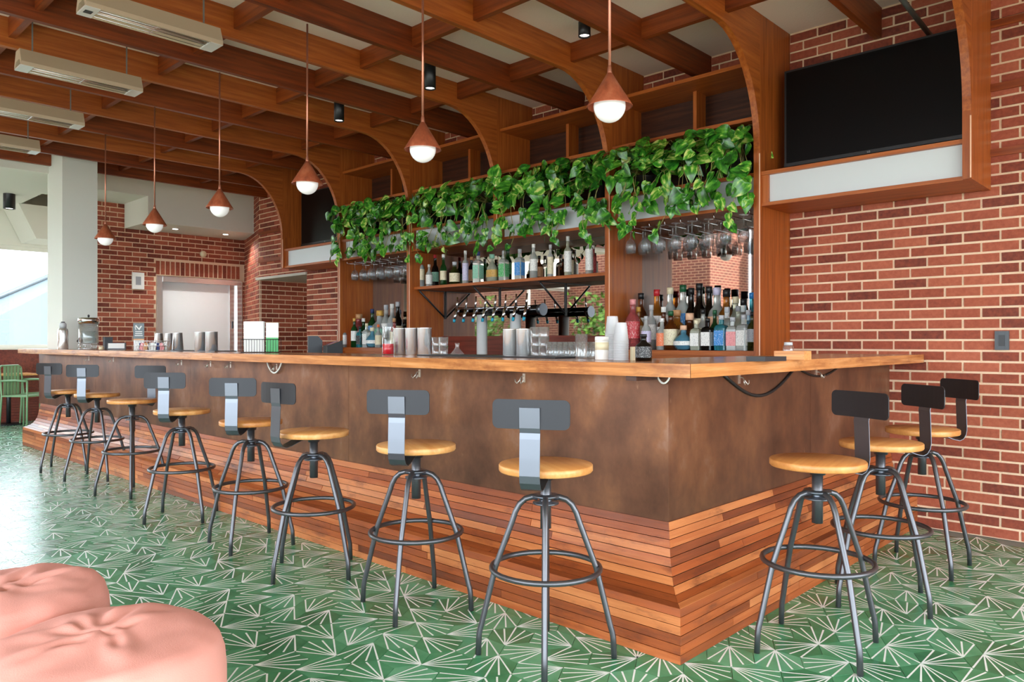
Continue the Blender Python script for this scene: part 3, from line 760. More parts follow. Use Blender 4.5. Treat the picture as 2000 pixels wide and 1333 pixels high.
tag(cb.build('power_cable', M['cable']), 'black cable sagging below the short counter', 'cable')
cb = MB().tube([(pxl + 0.004, 3.95 + 0.55 * t, CZ0 - 0.012 - 0.045 * math.sin(PI * t)) for t in [i / 12 for i in range(13)]], 0.006, 8)
tag(cb.build('power_cable', M['cable']), 'thin dark cable looped near the wall under the short counter', 'cable')
x0 = px(536, pyl - 0.01); cb = MB().tube([(x0 - 0.1 + 0.2 * t, pyl - 0.012, CZ0 - 0.006 - 0.075 * math.sin(PI * t) ** 0.8) for t in [i / 12 for i in range(13)]], 0.006, 6)
tag(cb.build('white_cord', M['p_white']), 'white cord loop hanging under the long counter', 'cord')
x0 = px(1296, pyl - 0.02); cb = MB().tube([(x0 - 0.03 + 0.06 * t, pyl - 0.02, CZ0 - 0.004 - 0.03 * math.sin(PI * t) ** 0.7) for t in [i / 10 for i in range(11)]], 0.004, 6)
tag(cb.build('cable_tie', M['p_white']), 'short white cable tie beside the counter corner', 'tie')

# ------------------------------------------------------------------ bar stools
def stool_parts():
    t = empty('bar_stool')
    # frame: four bent legs
    leg = MB(); path = [(0.030, 0, 0.612), (0.052, 0, 0.614), (0.078, 0, 0.606), (0.100, 0, 0.586), (0.116, 0, 0.556), (0.128, 0, 0.52)]
    path += [(0.192, 0, 0.347), (0.246, 0, 0.125), (0.252, 0, 0.105), (0.256, 0, 0.085), (0.260, 0, 0.004)]
    leg.tube(path, 0.0115, 10); LM = leg.mesh('leg', M['steel'])
    for k in range(4): ob('leg', LM, t, (0, 0, 0), PI / 2 * k)
    ring = MB().tube([(0.207 * math.cos(a), 0.207 * math.sin(a), 0.345) for a in [2 * PI * i / 36 for i in range(36)]], 0.0105, 10, closed=True)
    ring.build('foot_ring', M['steel'], t)
    MB().lathe([(0.022, 0.585), (0.05, 0.588), (0.05, 0.594), (0.024, 0.596), (0.024, 0.612), (0.052, 0.615), (0.052, 0.622), (0.02, 0.624)], seg=20).build('hub', M['strap'], t)
    MB().lathe([(0.021, 0.495), (0.021, 0.70)], seg=16).build('spindle', M['steel'], t)
    return t
ST = [(-7.98, 2.30, 17, 300, .752), (-7.27, 2.325, 0, 312, .752), (-6.33, 2.28, 68, 123, .752), (-5.21, 2.20, 6, 309, .746), (-4.24, 2.20, 38, 306, .743), (-3.495, 2.165, 9, 276, .743),
      (-2.695, 2.20, 31, 300, .743), (-1.905, 2.19, 40, 297, .743), (-1.185, 2.99, 55, 66, .746), (-1.19, 3.745, 66, 54, .744), (-1.21, 4.47, 45, 52, .745)]
SL = ['round wooden bar stool farthest away, at the far end of the bar', 'second farthest bar stool on the long side with a bright steel strap', 'third farthest bar stool, its black back turned towards the bar',
      'fourth farthest bar stool on the long side overlapping the one behind', 'fifth farthest bar stool on the long side, middle of the row', 'bar stool on the long side seen nearly side on',
      'second bar stool from the corner on the long side', 'nearest bar stool left of the bar corner', 'nearest bar stool on the short side of the bar', 'middle bar stool on the short side of the bar',
      'bar stool on the short side closest to the brick wall']
seat = MB().lathe([(0.150, 0.0), (0.176, 0.002), (0.180, 0.007), (0.180, 0.026), (0.177, 0.030), (0.0, 0.031)], seg=40, capt=False)
# three glued boards show as a shallow step in the grain; the disc stays one piece
SEATM = seat.mesh('seat', M['seat_wood'])
sp = MB(); hw = 0.0375; th = 0.003
line = [(0.04, -0.004), (0.11, -0.010), (0.165, -0.030), (0.196, -0.036), (0.216, -0.028), (0.231, -0.006), (0.236, 0.02), (0.234, 0.08), (0.231, 0.15), (0.229, 0.172), (0.233, 0.19), (0.236, 0.262)]
vs = []; fs = []
for i, (r_, z_) in enumerate(line):
    a = line[max(i - 1, 0)]; b_ = line[min(i + 1, len(line) - 1)]; d = Vector((b_[0] - a[0], b_[1] - a[1])).normalized(); nn = Vector((d.y, -d.x)) * th
    for s in (-1, 1): vs += [(r_, s * hw, z_), (r_ + nn.x, s * hw, z_ + nn.y)]
for i in range(len(line) - 1):
    a = 4 * i; b_ = a + 4
    fs += [(a, a + 2, b_ + 2, b_), (a + 1, b_ + 1, b_ + 3, a + 3), (a, b_, b_ + 1, a + 1), (a + 2, a + 3, b_ + 3, b_ + 2)]
n_ = len(vs) - 4; fs += [(0, 1, 3, 2), (n_, n_ + 2, n_ + 3, n_ + 1)]
sp.add(vs, fs, 0, False); STRAPM = sp.mesh('back_strap', M['strap'])
pl = MB(); W2, H2, cr = 0.1425, 0.0525, 0.022; outl = []
for cx_, cz_, a0 in ((W2 - cr, H2 - cr, 0), (-W2 + cr, H2 - cr, PI / 2), (-W2 + cr, -H2 + cr, PI), (W2 - cr, -H2 + cr, 3 * PI / 2)):
    for i in range(5): a = a0 + PI / 2 * i / 4; outl.append((cx_ + cr * math.cos(a), cz_ + cr * math.sin(a)))
cv = lambda s: -0.55 * s * s          # gentle curve round the sitter
n_ = len(outl)
# build as columns so the curve is smooth
ends = [cr * (1 - math.cos(PI / 2 * i / 6)) for i in range(7)]
svals = [-W2 + e for e in ends] + [(-W2 + cr) + 2 * (W2 - cr) * i / 8 for i in range(1, 8)] + [W2 - e for e in ends[::-1]]
cols = len(svals) - 1; vs = []; fs = []
for i in range(cols + 1):
    s = svals[i]; e = abs(s) - (W2 - cr); h = H2 if e <= 0 else H2 - cr + math.sqrt(max(cr * cr - e * e, 0))
    for rr in (0.0, 0.004): vs += [(cv(s) + rr, s, -h), (cv(s) + rr, s, h)]
for i in range(cols):
    a = 4 * i; b_ = a + 4
    fs += [(a, a + 1, b_ + 1, b_), (a + 2, b_ + 2, b_ + 3, a + 3), (a + 1, a + 3, b_ + 3, b_ + 1), (a, b_, b_ + 2, a + 2)]
fs += [(0, 2, 3, 1), (4 * cols, 4 * cols + 1, 4 * cols + 3, 4 * cols + 2)]
pl.add(vs, fs); PLATEM = pl.mesh('backrest', M['plate'])
HEAD = MB().lathe([(0.03, -0.03), (0.032, -0.012), (0.07, -0.004), (0.07, 0.0)], seg=18).mesh('seat_mount', M['steel'])
proto = stool_parts()
frames = [proto] + [copy_tree(proto) for _ in ST[1:]]
for n, (x, y, la, ba, zs) in enumerate(ST):
    t = frames[n]
    t.location = (x, y, 0); t.rotation_euler = (0, 0, math.radians(la))
    rel = math.radians(ba - la); z0 = zs - 0.031
    ob('seat', SEATM, t, (0, 0, z0), rel + 0.6); ob('seat_mount', HEAD, t, (0, 0, z0))
    ob('back_strap', STRAPM, t, (0, 0, z0), rel)
    bo = ob('backrest', PLATEM, t, (0.2285 * math.cos(rel), 0.2285 * math.sin(rel), z0 + 0.238), rel)
    tag(t, SL[n], 'stool', 'bar stools')

# ------------------------------------------------------------------ pendants
PEN = [(-1.949, 2.66), (-3.10, 2.575), (-4.309, 2.621), (-5.568, 2.636), (-6.787, 2.63), (-8.04, 2.646)]
PLB = ['copper cone pendant lamp nearest the camera', 'second nearest copper cone pendant lamp', 'third nearest copper cone pendant lamp', 'fourth nearest copper cone pendant lamp, in front of the white bulkhead',
       'copper cone pendant lamp over the bulkhead corner, second farthest', 'farthest copper cone pendant lamp beside the white column']
def pendant():
    t = empty('pendant_lamp')
    MB().tube([(0, 0, 2.365), (0, 0, 3.25)], 0.0062, 8).build('rod', M['copper_rod'], t)
    MB().lathe([(0.0095, 2.352), (0.012, 2.36), (0.0085, 2.392), (0.006, 2.40)], seg=12).build('ferrule', M['copper_rod'], t)
    seg = 28; cone = MB().lathe([(0.098, 2.220), (0.099, 2.223), (0.0105, 2.368)], seg=seg, capb=False, capt=True)
    cone.lathe([(0.095, 2.2215), (0.008, 2.36)], seg=seg, capb=False, capt=False); cone.build('cone_shade', M['copper'], t)
    g = MB().lathe([(0.0005, 2.155)] + [(0.069 * math.sin(a), 2.224 - 0.069 * math.cos(a)) for a in [PI * k / 14 for k in range(1, 9)]], seg=28, capb=False, capt=False)
    g.build('globe', M['globe'], t); return t
pp = pendant()
for n, (x, y) in enumerate(PEN):
    t = pp if n == 0 else copy_tree(pp)
    t.location = (x, y, 0); tag(t, PLB[n], 'pendant lamp', 'copper pendant lamps over the bar')

# ------------------------------------------------------------------ infrared heaters
def heater():
    t = empty('infrared_heater')
    body = MB(); L2 = 0.385; tr = [(-0.082, 3.035), (-0.082, 3.06), (-0.045, 3.15), (0.045, 3.15), (0.082, 3.06), (0.082, 3.035), (0.068, 3.035), (0.04, 3.08), (-0.04, 3.08), (-0.068, 3.035)]
    body.prism(tr, -L2, L2, 'xz'); body.build('reflector_housing', M['heater'], t)
    for s in (-1, 1):
        MB().box((-0.08, s * L2 - (0.075 if s > 0 else 0.0), 3.033), (0.08, s * L2 + (0.0 if s > 0 else 0.075), 3.042)).build('end_plate', M['heater_plate'], t)
        MB().box((-0.004, s * 0.30 - 0.004, 3.15), (0.004, s * 0.30 + 0.004, CEIL)).build('hanger', M['conduit'], t)
    for xx in (-0.028, 0.028): MB().tube([(xx, -0.31, 3.058), (xx, 0.31, 3.058)], 0.010, 8).build('heating_tube', M['heater_tube'], t)
    for xx in (-0.05, 0.0, 0.05): MB().tube([(xx, -0.31, 3.037), (xx, 0.31, 3.037)], 0.0022, 5).build('guard_wire', M['chrome'], t)
    MB().box((-0.068, -0.003, 3.035), (0.068, 0.003, 3.04)).build('guard_bar', M['chrome'], t)
    return t
hp = heater()
HL = ['nearest beige infrared heater hung between ceiling beams', 'second nearest beige infrared heater between ceiling beams', 'third beige infrared heater, cut by the picture edge', 'farthest beige infrared heater near the white column']
for n, i in enumerate((5, 7, 9, 11)):
    t = hp if n == 0 else copy_tree(hp)
    t.location = (BEAM0 - SP * (i + 0.5) - BT / 2, 1.77, 0); tag(t, HL[n], 'heater', 'infrared heaters on the ceiling')
lab = box('rating_label', (-0.022, -0.37, 3.0315), (0.022, -0.33, 3.0332), M['black'], hp)

# ceiling spotlights
def spot(x, y, z0, r, label, lit=True):
    t = thing('ceiling_spotlight', label, 'spotlight', (x, y, z0))
    h = CEIL - z0
    MB().lathe([(r * 0.8, 0.012), (r * 0.9, 0.0), (r, 0.0), (r, h)], seg=20, capb=False).build('can', M['black'], t)
    MB().lathe([(0.001, 0.012), (r * 0.8, 0.012)], seg=20, capb=False, capt=False).build('lens', M['lens'], t)
spot(-3.31, 4.22, 3.36, 0.043, 'short black ceiling spotlight near the first pendant')
spot(-4.57, 3.87, 3.195, 0.045, 'long black ceiling spotlight behind the second pendant')
spot(-5.83, 3.87, 3.195, 0.045, 'black ceiling spotlight glowing between beams above the third pendant')
spot(-11.82, 2.70, 2.98, 0.07, 'black cylinder spotlight on the white soffit by the column')
tag(MB().tube([(-1.4, 3.0, 3.215), (-1.4, 4.7, 3.215), (-1.395, WY - 0.002, 3.15)], 0.016, 10).build('conduit_pipe', M['conduit']), 'grey metal conduit running to the wall above the large television', 'pipe')

# unlit downlights in the bulkhead; spot and lens glow added to brighten the door
for n, y in enumerate((4.55, 5.30)):
    t = thing('recessed_downlight', ['left recessed downlight under the white bulkhead', 'right recessed downlight under the white bulkhead'][n], 'downlight', (-11.0, y, 2.83))
    MB().lathe([(0.052, -0.004), (0.052, 0.0)], seg=20).build('rim', M['grey_plastic'], t); MB().lathe([(0.038, -0.006), (0.038, -0.004)], seg=20).build('lens', M['lens'], t)
    ld = bpy.data.lights.new('door_fill_lamp', 'SPOT'); ld.energy = 9; ld.spot_size = math.radians(130); ld.spot_blend = 0.6; ld.shadow_soft_size = 0.03; ld.color = (1, 0.97, 0.93)
    lo = bpy.data.objects.new('door_fill_lamp', ld); COL.objects.link(lo); lo.parent = t; lo.location = (0, 0, -0.02); lo.rotation_euler = (0, math.radians(-18), 0)
# wall fittings
o = thing('wall_outlet', 'grey steel outlet plate on the brick wall right of the bar', 'outlet', (-1.02, WY - 0.012, 1.215))
MB().box((-0.037, -0.008, -0.058), (0.037, 0.008, 0.058)).build('plate', M['grey_plastic'], o); MB().box((-0.016, -0.011, -0.034), (0.016, -0.008, 0.034)).build('socket', M['black'], o)
o = thing('thermostat', 'white wall panel with grey screen beside the steel door', 'panel', (-11.485, 4.215, 2.09))
MB().box((-0.01, -0.082, -0.12), (0.02, 0.082, 0.12)).build('case', M['p_white'], o); MB().box((0.02, -0.036, -0.06), (0.023, 0.036, 0.06)).build('display', M['p_grey'], o)
o = thing('wall_alarm', 'small round beige alarm on the brick above the steel door', 'alarm', (-11.475, 5.167, 2.556))
al = MB().lathe([(0.05, 0), (0.05, 0.02), (0.03, 0.035), (0.0, 0.036)], seg=18, capt=False).xf(Matrix.Rotation(PI / 2, 4, 'Y')); al.build('body', M['p_cream'], o)
o = thing('exit_sign', 'white exit sign with red letters on the mirrored brick pier', 'sign', (-9.7, -5.47, 2.0))
MB().box((-0.3, -0.03, -0.16), (0.3, 0.02, 0.16)).build('plate', M['p_white'], o)
text_mesh('lettering', 'EXIT', 0.26, M['p_red'], o, (0, 0.022, -0.09), (PI / 2, 0, PI), 0.002, 'CENTER')
tag(box('wall_box_light', (-9.0, -6.8, 1.8), (-8.75, -6.35, 2.25), M['p_cream']), 'cream wall box seen on the mirrored brick', 'box')

# ------------------------------------------------------------------ hanging pothos plants
def leaf_mesh(name, curl, wid):
    vs = []; fs = []; rows = 6
    half = [0.0, 0.66, 1.0, 0.98, 0.74, 0.36, 0.0]; Lg = 1.0
    ys = [-0.10, -0.14, 0.10, 0.34, 0.62, 0.86, 1.06]
    for i in range(7):
        w_ = half[i] * wid; zc = -curl * (max(ys[i], 0) ** 2)
        vs += [(-w_, ys[i], zc + 0.10 * half[i]), (0, ys[i] if i else 0.0, zc), (w_, ys[i], zc + 0.10 * half[i])]
    for i in range(6):
        a = 3 * i; fs += [(a, a + 1, a + 4, a + 3), (a + 1, a + 2, a + 5, a + 4)]
    mb = MB(); mb.add([(x * 0.1, y * 0.1, z * 0.1) for x, y, z in vs], fs, 0, True)
    return mb.mesh(name, M['leaf'])
LEAFM = [leaf_mesh('leaf', c, w) for c, w in ((0.15, 0.50), (0.35, 0.54), (0.55, 0.47), (0.25, 0.43), (0.05, 0.56))]
def put_leaf(parent, pos, nrm, tip, size):
    nrm = nrm.normalized(); tip = (tip - nrm * tip.dot(nrm)); tip.normalize(); xax = tip.cross(nrm)
    mt = Matrix((xax, tip, nrm)).transposed().to_4x4() @ Matrix.Diagonal((size, size, size, 1))
    o = ob('leaf', R_.choice(LEAFM), parent); o.matrix_parent_inverse = Matrix.Identity(4)
    o.matrix_local = Matrix.Translation(pos) @ mt
    return o
PB = ['in the bay beside the large television', 'in the second bay from the large television', 'in the third bay from the large television', 'in the bay beside the small television']
for k in range(1, 5):
    xl, xr = KX[k + 1], KX[k] - BT
    for j in range(3):
        xc = xl + (xr - xl) * (j + 0.5) / 3; yc = 5.13
        t = thing('potted_pothos', ['left', 'middle', 'right'][j] + ' trailing variegated pothos ' + PB[k - 1], 'plant', (xc, yc, 2.378), 0, 'pothos plants on the planter shelf')
        MB().lathe([(0.062, 0), (0.085, 0.135), (0.09, 0.14), (0.09, 0.15), (0.08, 0.15), (0.078, 0.135)], seg=16).build('pot', M['soil_pot'], t)
        stems = MB()
        hw_ = (xr - xl) / 6 + 0.02
        for i in range(62):
            s = R_.random(); dx = R_.uniform(-1, 1) * hw_
            if i < 42:         # mounded top
                a = R_.uniform(0, 1); pos = Vector((dx, -0.02 - a * 0.33, 0.13 + 0.17 * math.sin(a * 2.7) + R_.uniform(-0.08, 0.07)))
                if pos.z > 0.335: pos.z = 0.335 - R_.uniform(0, 0.05)
                nrm = Vector((R_.uniform(-0.7, 0.7), -0.75, R_.uniform(-0.1, 1.0))); tip = Vector((R_.uniform(-1.0, 1.0), R_.uniform(-0.5, 0.2), R_.uniform(-0.9, 0.6)))
            else:              # curtain in front of the fascia
                zz = 0.20 - 0.40 * R_.random() ** 1.3; pos = Vector((dx, -0.26 + R_.uniform(-0.06, 0.05), zz))
                nrm = Vector((R_.uniform(-0.6, 0.6), -0.9, R_.uniform(-0.1, 0.6))); tip = Vector((R_.uniform(-1.0, 1.0), -0.15, R_.uniform(-1.0, 0.3)))
            put_leaf(t, pos, nrm, tip, R_.uniform(0.75, 1.25))
            if i % 2 == 0:
                stems.tube([(0, 0, 0.14), (pos.x * 0.5, pos.y * 0.6, max(pos.z, 0.14) + 0.05), tuple(pos)], 0.0025, 4, caps=False)
        for vine in range(3):  # long runners hanging below
            dx = R_.uniform(-1, 1) * hw_; ln = R_.uniform(0.33, 0.52) if vine else R_.uniform(0.26, 0.36); ph = R_.uniform(0, 6); pts = []
            for q in range(9):
                f_ = q / 8; pts.append(Vector((dx + 0.05 * math.sin(ph + 4 * f_) * f_ * 2, -0.25 - 0.02 * math.sin(ph * 2 + 5 * f_), 0.10 - ln * f_ + (0.05 * f_ ** 6))))
            stems.tube([(0, 0, 0.14), (dx * 0.6, -0.15, 0.17)] + [tuple(p) for p in pts], 0.0028, 5)
            for q in range(3, 9, 1):
                if R_.random() < 0.25: continue
                put_leaf(t, pts[q] + Vector((R_.uniform(-.02, .02), -0.015, 0)), Vector((R_.uniform(-0.8, 0.8), -0.9, 0.3)), Vector((R_.uniform(-0.8, 0.8), -0.1, -0.7)), R_.uniform(0.55, 0.85))
        stems.build('vine', M['vine'], t)

# ------------------------------------------------------------------ bottles
def bottle_meshes():
    d = {}
    def reg(name, prof, sq=False, lab=(0.25, 0.62), capr=0.017, caph=0.05, seg=16, sx=1, sy=1):
        b = MB()
        if sq:
            vs = []; fs = []; n = len(prof)
            for r, z in prof:
                k = 1.0 if r > 0.025 else 0.85
                for a, b2 in ((-1, -0.8), (-0.8, -1), (0.8, -1), (1, -0.8), (1, 0.8), (0.8, 1), (-0.8, 1), (-1, 0.8)): vs.append((a * r * k * sx, b2 * r * k * sy, z))
            for j in range(n - 1):
                for i in range(8): i2 = (i + 1) % 8; fs.append((j * 8 + i, j * 8 + i2, (j + 1) * 8 + i2, (j + 1) * 8 + i))
            fs += [tuple(range(8))[::-1], tuple((n - 1) * 8 + i for i in range(8))]; b.add(vs, fs, 0, False)
        else: b.lathe(prof, seg=seg, sx=sx, sy=sy)
        R0 = max(r for r, z in prof) + 0.0006; H = prof[-1][1]
        l = MB()
        if sq: l.box((-R0 * 0.86 * sx, -R0 * sy - 0.0008, H * lab[0]), (R0 * 0.86 * sx, -R0 * sy, H * lab[1])).box((-R0 * sx - 0.0008, -R0 * 0.8 * sy, H * lab[0]), (-R0 * sx, R0 * 0.8 * sy, H * lab[1])).box((R0 * sx, -R0 * 0.8 * sy, H * lab[0]), (R0 * sx + 0.0008, R0 * 0.8 * sy, H * lab[1]))
        else: l.lathe([(R0, H * lab[0]), (R0, H * lab[1])], seg=seg, capb=False, capt=False, sx=sx, sy=sy)
        c = MB().lathe([(capr, H - 0.004), (capr, H + caph * 0.6), (capr * 0.9, H + caph * 0.62)], seg=12)
        d[name] = (b, l, c, H + caph * 0.62)
    reg('tall', [(.034, 0), (.037, .004), (.037, .185), (.033, .205), (.017, .235), (.0145, .25), (.0145, .285), (.0155, .29)])
    reg('wine', [(.034, 0), (.036, .004), (.036, .17), (.03, .2), (.016, .225), (.014, .29), (.0155, .296)], lab=(.2, .52))
    reg('slim', [(.03, 0), (.032, .004), (.032, .22), (.026, .236), (.014, .25), (.0135, .30), (.015, .304)], lab=(.12, .70), caph=.06, capr=.0155)
    reg('square', [(.034, 0), (.036, .003), (.036, .17), (.03, .188), (.015, .2), (.0145, .235), (.016, .238)], sq=True, lab=(.16, .64))
    reg('flask', [(.05, 0), (.058, .01), (.06, .07), (.052, .11), (.03, .135), (.016, .15), (.015, .175), (.018, .18)], sy=.62, lab=(.2, .5), caph=.045, capr=.02)
    reg('squat', [(.042, 0), (.046, .004), (.046, .10), (.04, .12), (.018, .14), (.016, .17), (.018, .174)], lab=(.15, .58), caph=.04, capr=.02)
    reg('round', [(.03, 0), (.05, .012), (.062, .045), (.06, .075), (.045, .1), (.02, .118), (.017, .15), (.019, .155)], lab=(.24, .44), caph=.05, capr=.021)
    reg('dome', [(.04, 0), (.042, .004), (.042, .15), (.036, .175), (.02, .195), (.015, .215), (.0145, .25), (.016, .254)], lab=(.14, .60))
    return d
BM = bottle_meshes(); BCACHE = {}
def bottle(kind, glass, label_col, cap, x, y, z, label, h=None, group=None, rz=None, wide=1.0):
    b, l, c, H = BM[kind]; key = (kind, glass)
    if key not in BCACHE: BCACHE[key] = b.mesh('glass', M['g_' + glass])
    lk = (kind, 'l', label_col)
    if lk not in BCACHE: BCACHE[lk] = l.mesh('label', M['l_' + label_col])
    ck = (kind, 'c', cap)
    if ck not in BCACHE: BCACHE[ck] = c.mesh('cap', M['p_' + cap])
    t = thing('bottle', label, 'bottle', (x, y, z), R_.uniform(-0.3, 0.3) if rz is None else rz, group)
    s = (h / H) if h else 1.0; wx = wide * (max(s, .85) if h else 1); t.scale = (wx, wx, s)
    ob('glass', BCACHE[key], t); ob('label', BCACHE[lk], t); ob('cap', BCACHE[ck], t)
    return t
GN = dict(clear='clear', green='green', dark='dark', amber='amber', teal='teal', blue='pale blue', olive='olive', pale='pale', honey='honey coloured', pink='pink')
# upper shelf: u, v_top, kind, glass, label, cap
UP = [(822, 498, 'tall', 'clear', 'cream', 'gold'), (838, 517, 'dome', 'clear', 'white', 'white'), (850, 498, 'wine', 'dark', 'mint', 'red'), (866, 497, 'wine', 'green', 'cream', 'white'),
      (888, 512, 'squat', 'olive', 'cream', 'silver'), (909, 490, 'slim', 'clear', 'lav', 'white'), (921, 502, 'dome', 'dark', 'wood', 'wood'), (934, 492, 'square', 'clear', 'mint', 'navy'),
      (961, 497, 'flask', 'pale', 'gold', 'mint'), (984, 490, 'square', 'clear', 'green', 'silver'), (992, 484, 'tall', 'green', 'green', 'darkgreen'), (1015, 487, 'square', 'clear', 'blue', 'silver'),
      (1042, 477, 'tall', 'clear', 'white', 'white'), (1053, 500, 'dome', 'amber', 'wood', 'black'), (1075, 478, 'slim', 'clear', 'cream', 'silver'), (1109, 462, 'slim', 'pale', 'white', 'white'),
      (1115, 488, 'slim', 'dark', 'cream', 'black'), (1151, 457, 'slim', 'clear', 'white', 'white'), (1159, 480, 'slim', 'pink', 'red', 'white')]
for n, (u, v, kd, gl, lb, cp) in enumerate(UP):
    y = 5.10 if n not in (2, 6, 10, 13, 16, 18) else 5.22
    x = px(u, y); h = zat(u, v, y) - 1.776
    bottle(kd, gl, lb, cp, x, y, 1.776, '%s bottle, %s label, %s cap, %s from left on the upper shelf' % (GN[gl], lb, cp, ORD[n]), h, 'bottles on the upper shelf')
# bay with the glass rack beside the large television: two rows
FR = [(1236, 585, 'tall', 'pink', 'red', 'pink'), (1293, 622, 'dome', 'clear', 'orange', 'white'), (1310, 608, 'dome', 'amber', 'cream', 'darkgreen'), (1335, 636, 'round', 'blue', 'white', 'peach'),
      (1360, 626, 'square', 'pale', 'white', 'cream'), (1382, 622, 'square', 'dark', 'white', 'black'), (1409, 616, 'square', 'teal', 'blue', 'silver'), (1431, 620, 'square', 'clear', 'pink', 'silver'),
      (1453, 615, 'square', 'clear', 'white', 'silver'), (1470, 610, 'tall', 'olive', 'grey', 'black'), (1262, 618, 'tall', 'clear', 'lav', 'silver')]
for n, (u, v, kd, gl, lb, cp) in enumerate(FR):
    y = 5.035; x = px(u, y); h = zat(u, v, y) - 1.144
    bottle(kd, gl, lb, cp, x, y, 1.144, '%s bottle, %s label, %s cap, %s in front row beneath wine glasses' % (GN[gl], lb, cp, ORD[n]), max(h, .16), 'bottles under the large glass rack', None, 1.22)
MR = [(1247, 600, 'tall', 'honey', 'cream', 'gold'), (1272, 596, 'tall', 'clear', 'white', 'silver'), (1296, 600, 'dome', 'amber', 'white', 'white'), (1322, 606, 'squat', 'honey', 'cream', 'wood'), (1347, 612, 'round', 'amber', 'wood', 'peach'), (1373, 604, 'dome', 'clear', 'cream', 'black'),
      (1396, 606, 'wine', 'green', 'mint', 'darkgreen'), (1420, 600, 'square', 'clear', 'cream', 'silver'), (1442, 598, 'dome', 'pale', 'white', 'grey'), (1462, 606, 'square', 'blue', 'lav', 'silver')]
for n, (u, v, kd, gl, lb, cp) in enumerate(MR):
    y = 5.135; x = px(u, y); h = zat(u, v, y) - 1.144
    bottle(kd, gl, lb, cp, x, y, 1.144, '%s bottle, %s label, %s cap, %s in middle row beneath wine glasses' % (GN[gl], lb, cp, ORD[n]), h, 'bottles under the large glass rack')
BR = [(1230, 588, 'tall', 'pink', 'cream', 'cream'), (1252, 573, 'tall', 'amber', 'white', 'black'), (1283, 566, 'tall', 'honey', 'white', 'red'), (1309, 562, 'tall', 'clear', 'white', 'cream'),
      (1334, 557, 'tall', 'clear', 'blue', 'darkgreen'), (1350, 563, 'wine', 'dark', 'black', 'black'), (1366, 554, 'wine', 'dark', 'cream', 'black'), (1385, 560, 'wine', 'dark', 'black', 'black'),
      (1400, 562, 'dome', 'clear', 'peach', 'lav'), (1419, 566, 'dome', 'honey', 'cream', 'black'), (1437, 580, 'dome', 'pale', 'mint', 'cream'), (1452, 584, 'square', 'clear', 'red', 'black'), (1469, 572, 'wine', 'teal', 'navy', 'blue')]
for n, (u, v, kd, gl, lb, cp) in enumerate(BR):
    y = 5.25; x = px(u, y); h = zat(u, v, y) - 1.144
    bottle(kd, gl, lb, cp, x, y, 1.144, '%s bottle, %s label, %s cap, %s in back row beneath wine glasses' % (GN[gl], lb, cp, ORD[n]), h, 'bottles under the large glass rack')
LR = [(665, 622, 'tall', 'dark', 'cream', 'white', 5.06), (671, 634, 'dome', 'clear', 'white', 'silver', 5.0), (682, 624, 'slim', 'clear', 'white', 'red', 5.08), (692, 622, 'tall', 'green', 'white', 'gold', 5.0), (701, 614, 'squat', 'pink', 'pink', 'wood', 5.16),
      (703, 638, 'square', 'teal', 'black', 'black', 5.0), (710, 622, 'dome', 'green', 'white', 'white', 5.1), (716, 632, 'square', 'clear', 'white', 'cream', 5.0), (727, 604, 'tall', 'green', 'blue', 'navy', 5.2), (727, 640, 'round', 'blue', 'white', 'cream', 5.02),
      (739, 634, 'dome', 'clear', 'cream', 'orange', 5.04), (742, 607, 'squat', 'clear', 'mint', 'gold', 5.2), (754, 596, 'tall', 'clear', 'white', 'silver', 5.22), (766, 594, 'tall', 'clear', 'grey', 'white', 5.2), (777, 590, 'wine', 'dark', 'cream', 'silver', 5.2), (770, 622, 'dome', 'pink', 'cream', 'wood', 5.08)]
for n, (u, v, kd, gl, lb, cp, y) in enumerate(LR):
    x = px(u, y); h = max(zat(u, v, y) - 1.144, .15)
    bottle(kd, gl, lb, cp, x, y, 1.144, '%s bottle, %s label, %s cap, %s from left behind card terminal' % (GN[gl], lb, cp, ORD[n]), h, 'bottles under the small glass rack')

# ------------------------------------------------------------------ hanging wine glasses on racks
def stem_glass():
    t = empty('wine_glass')     # upside down, foot at the top
    MB().lathe([(0.034, 0.0), (0.034, -0.003), (0.006, -0.008), (0.004, -0.02), (0.004, -0.075), (0.012, -0.086)], seg=14, capt=False).build('stem', M['stem_glass'], t)
    MB().lathe([(0.012, -0.086), (0.030, -0.10), (0.040, -0.125), (0.042, -0.15), (0.037, -0.20), (0.0365, -0.20), (0.041, -0.15), (0.039, -0.126)], seg=16, capb=False, capt=False).build('bowl', M['stem_glass'], t)
    return t
wg = stem_glass(); used = False
for nm, xl, xr, cols, rows, lbl, rl in (('a', KX[2], KX[1] - BT, 8, 2, '%s hanging wine glass from left, %s row, beside the large television', 'steel wire glass rack under the fascia beside the large television'),
                                      ('b', KX[5], KX[4] - BT, 7, 2, '%s hanging wine glass from left, %s row, left of bottle shelf', 'steel wire glass rack under the fascia left of the bottle shelf')):
    rk = MB()
    for c in range(cols + 1):
        x = xl + 0.06 + (xr - xl - 0.12) * c / cols
        rk.tube([(x, 4.99, 2.139), (x, 4.99, 2.105), (x, 5.30, 2.105), (x, 5.30, 2.139)], 0.0035, 5)
    tag(rk.build('glass_rack', M['chrome']), rl, 'rack')
    for c in range(cols):
        for r in range(rows):
            if R_.random() < 0.08 and r: continue
            x = xl + 0.06 + (xr - xl - 0.12) * (c + 0.5) / cols; y = 5.04 + 0.13 * r; x += 0.03 * r
            t = wg if not used else copy_tree(wg); used = True
            t.location = (x, y, 2.112); t.rotation_euler = (0, 0, R_.uniform(0, 6)); tag(t, lbl % (ORD[c], ['front', 'back'][r]), 'wine glass', 'hanging wine glasses ' + ['beside the large television', 'left of the bottle shelf'][nm == 'b'])

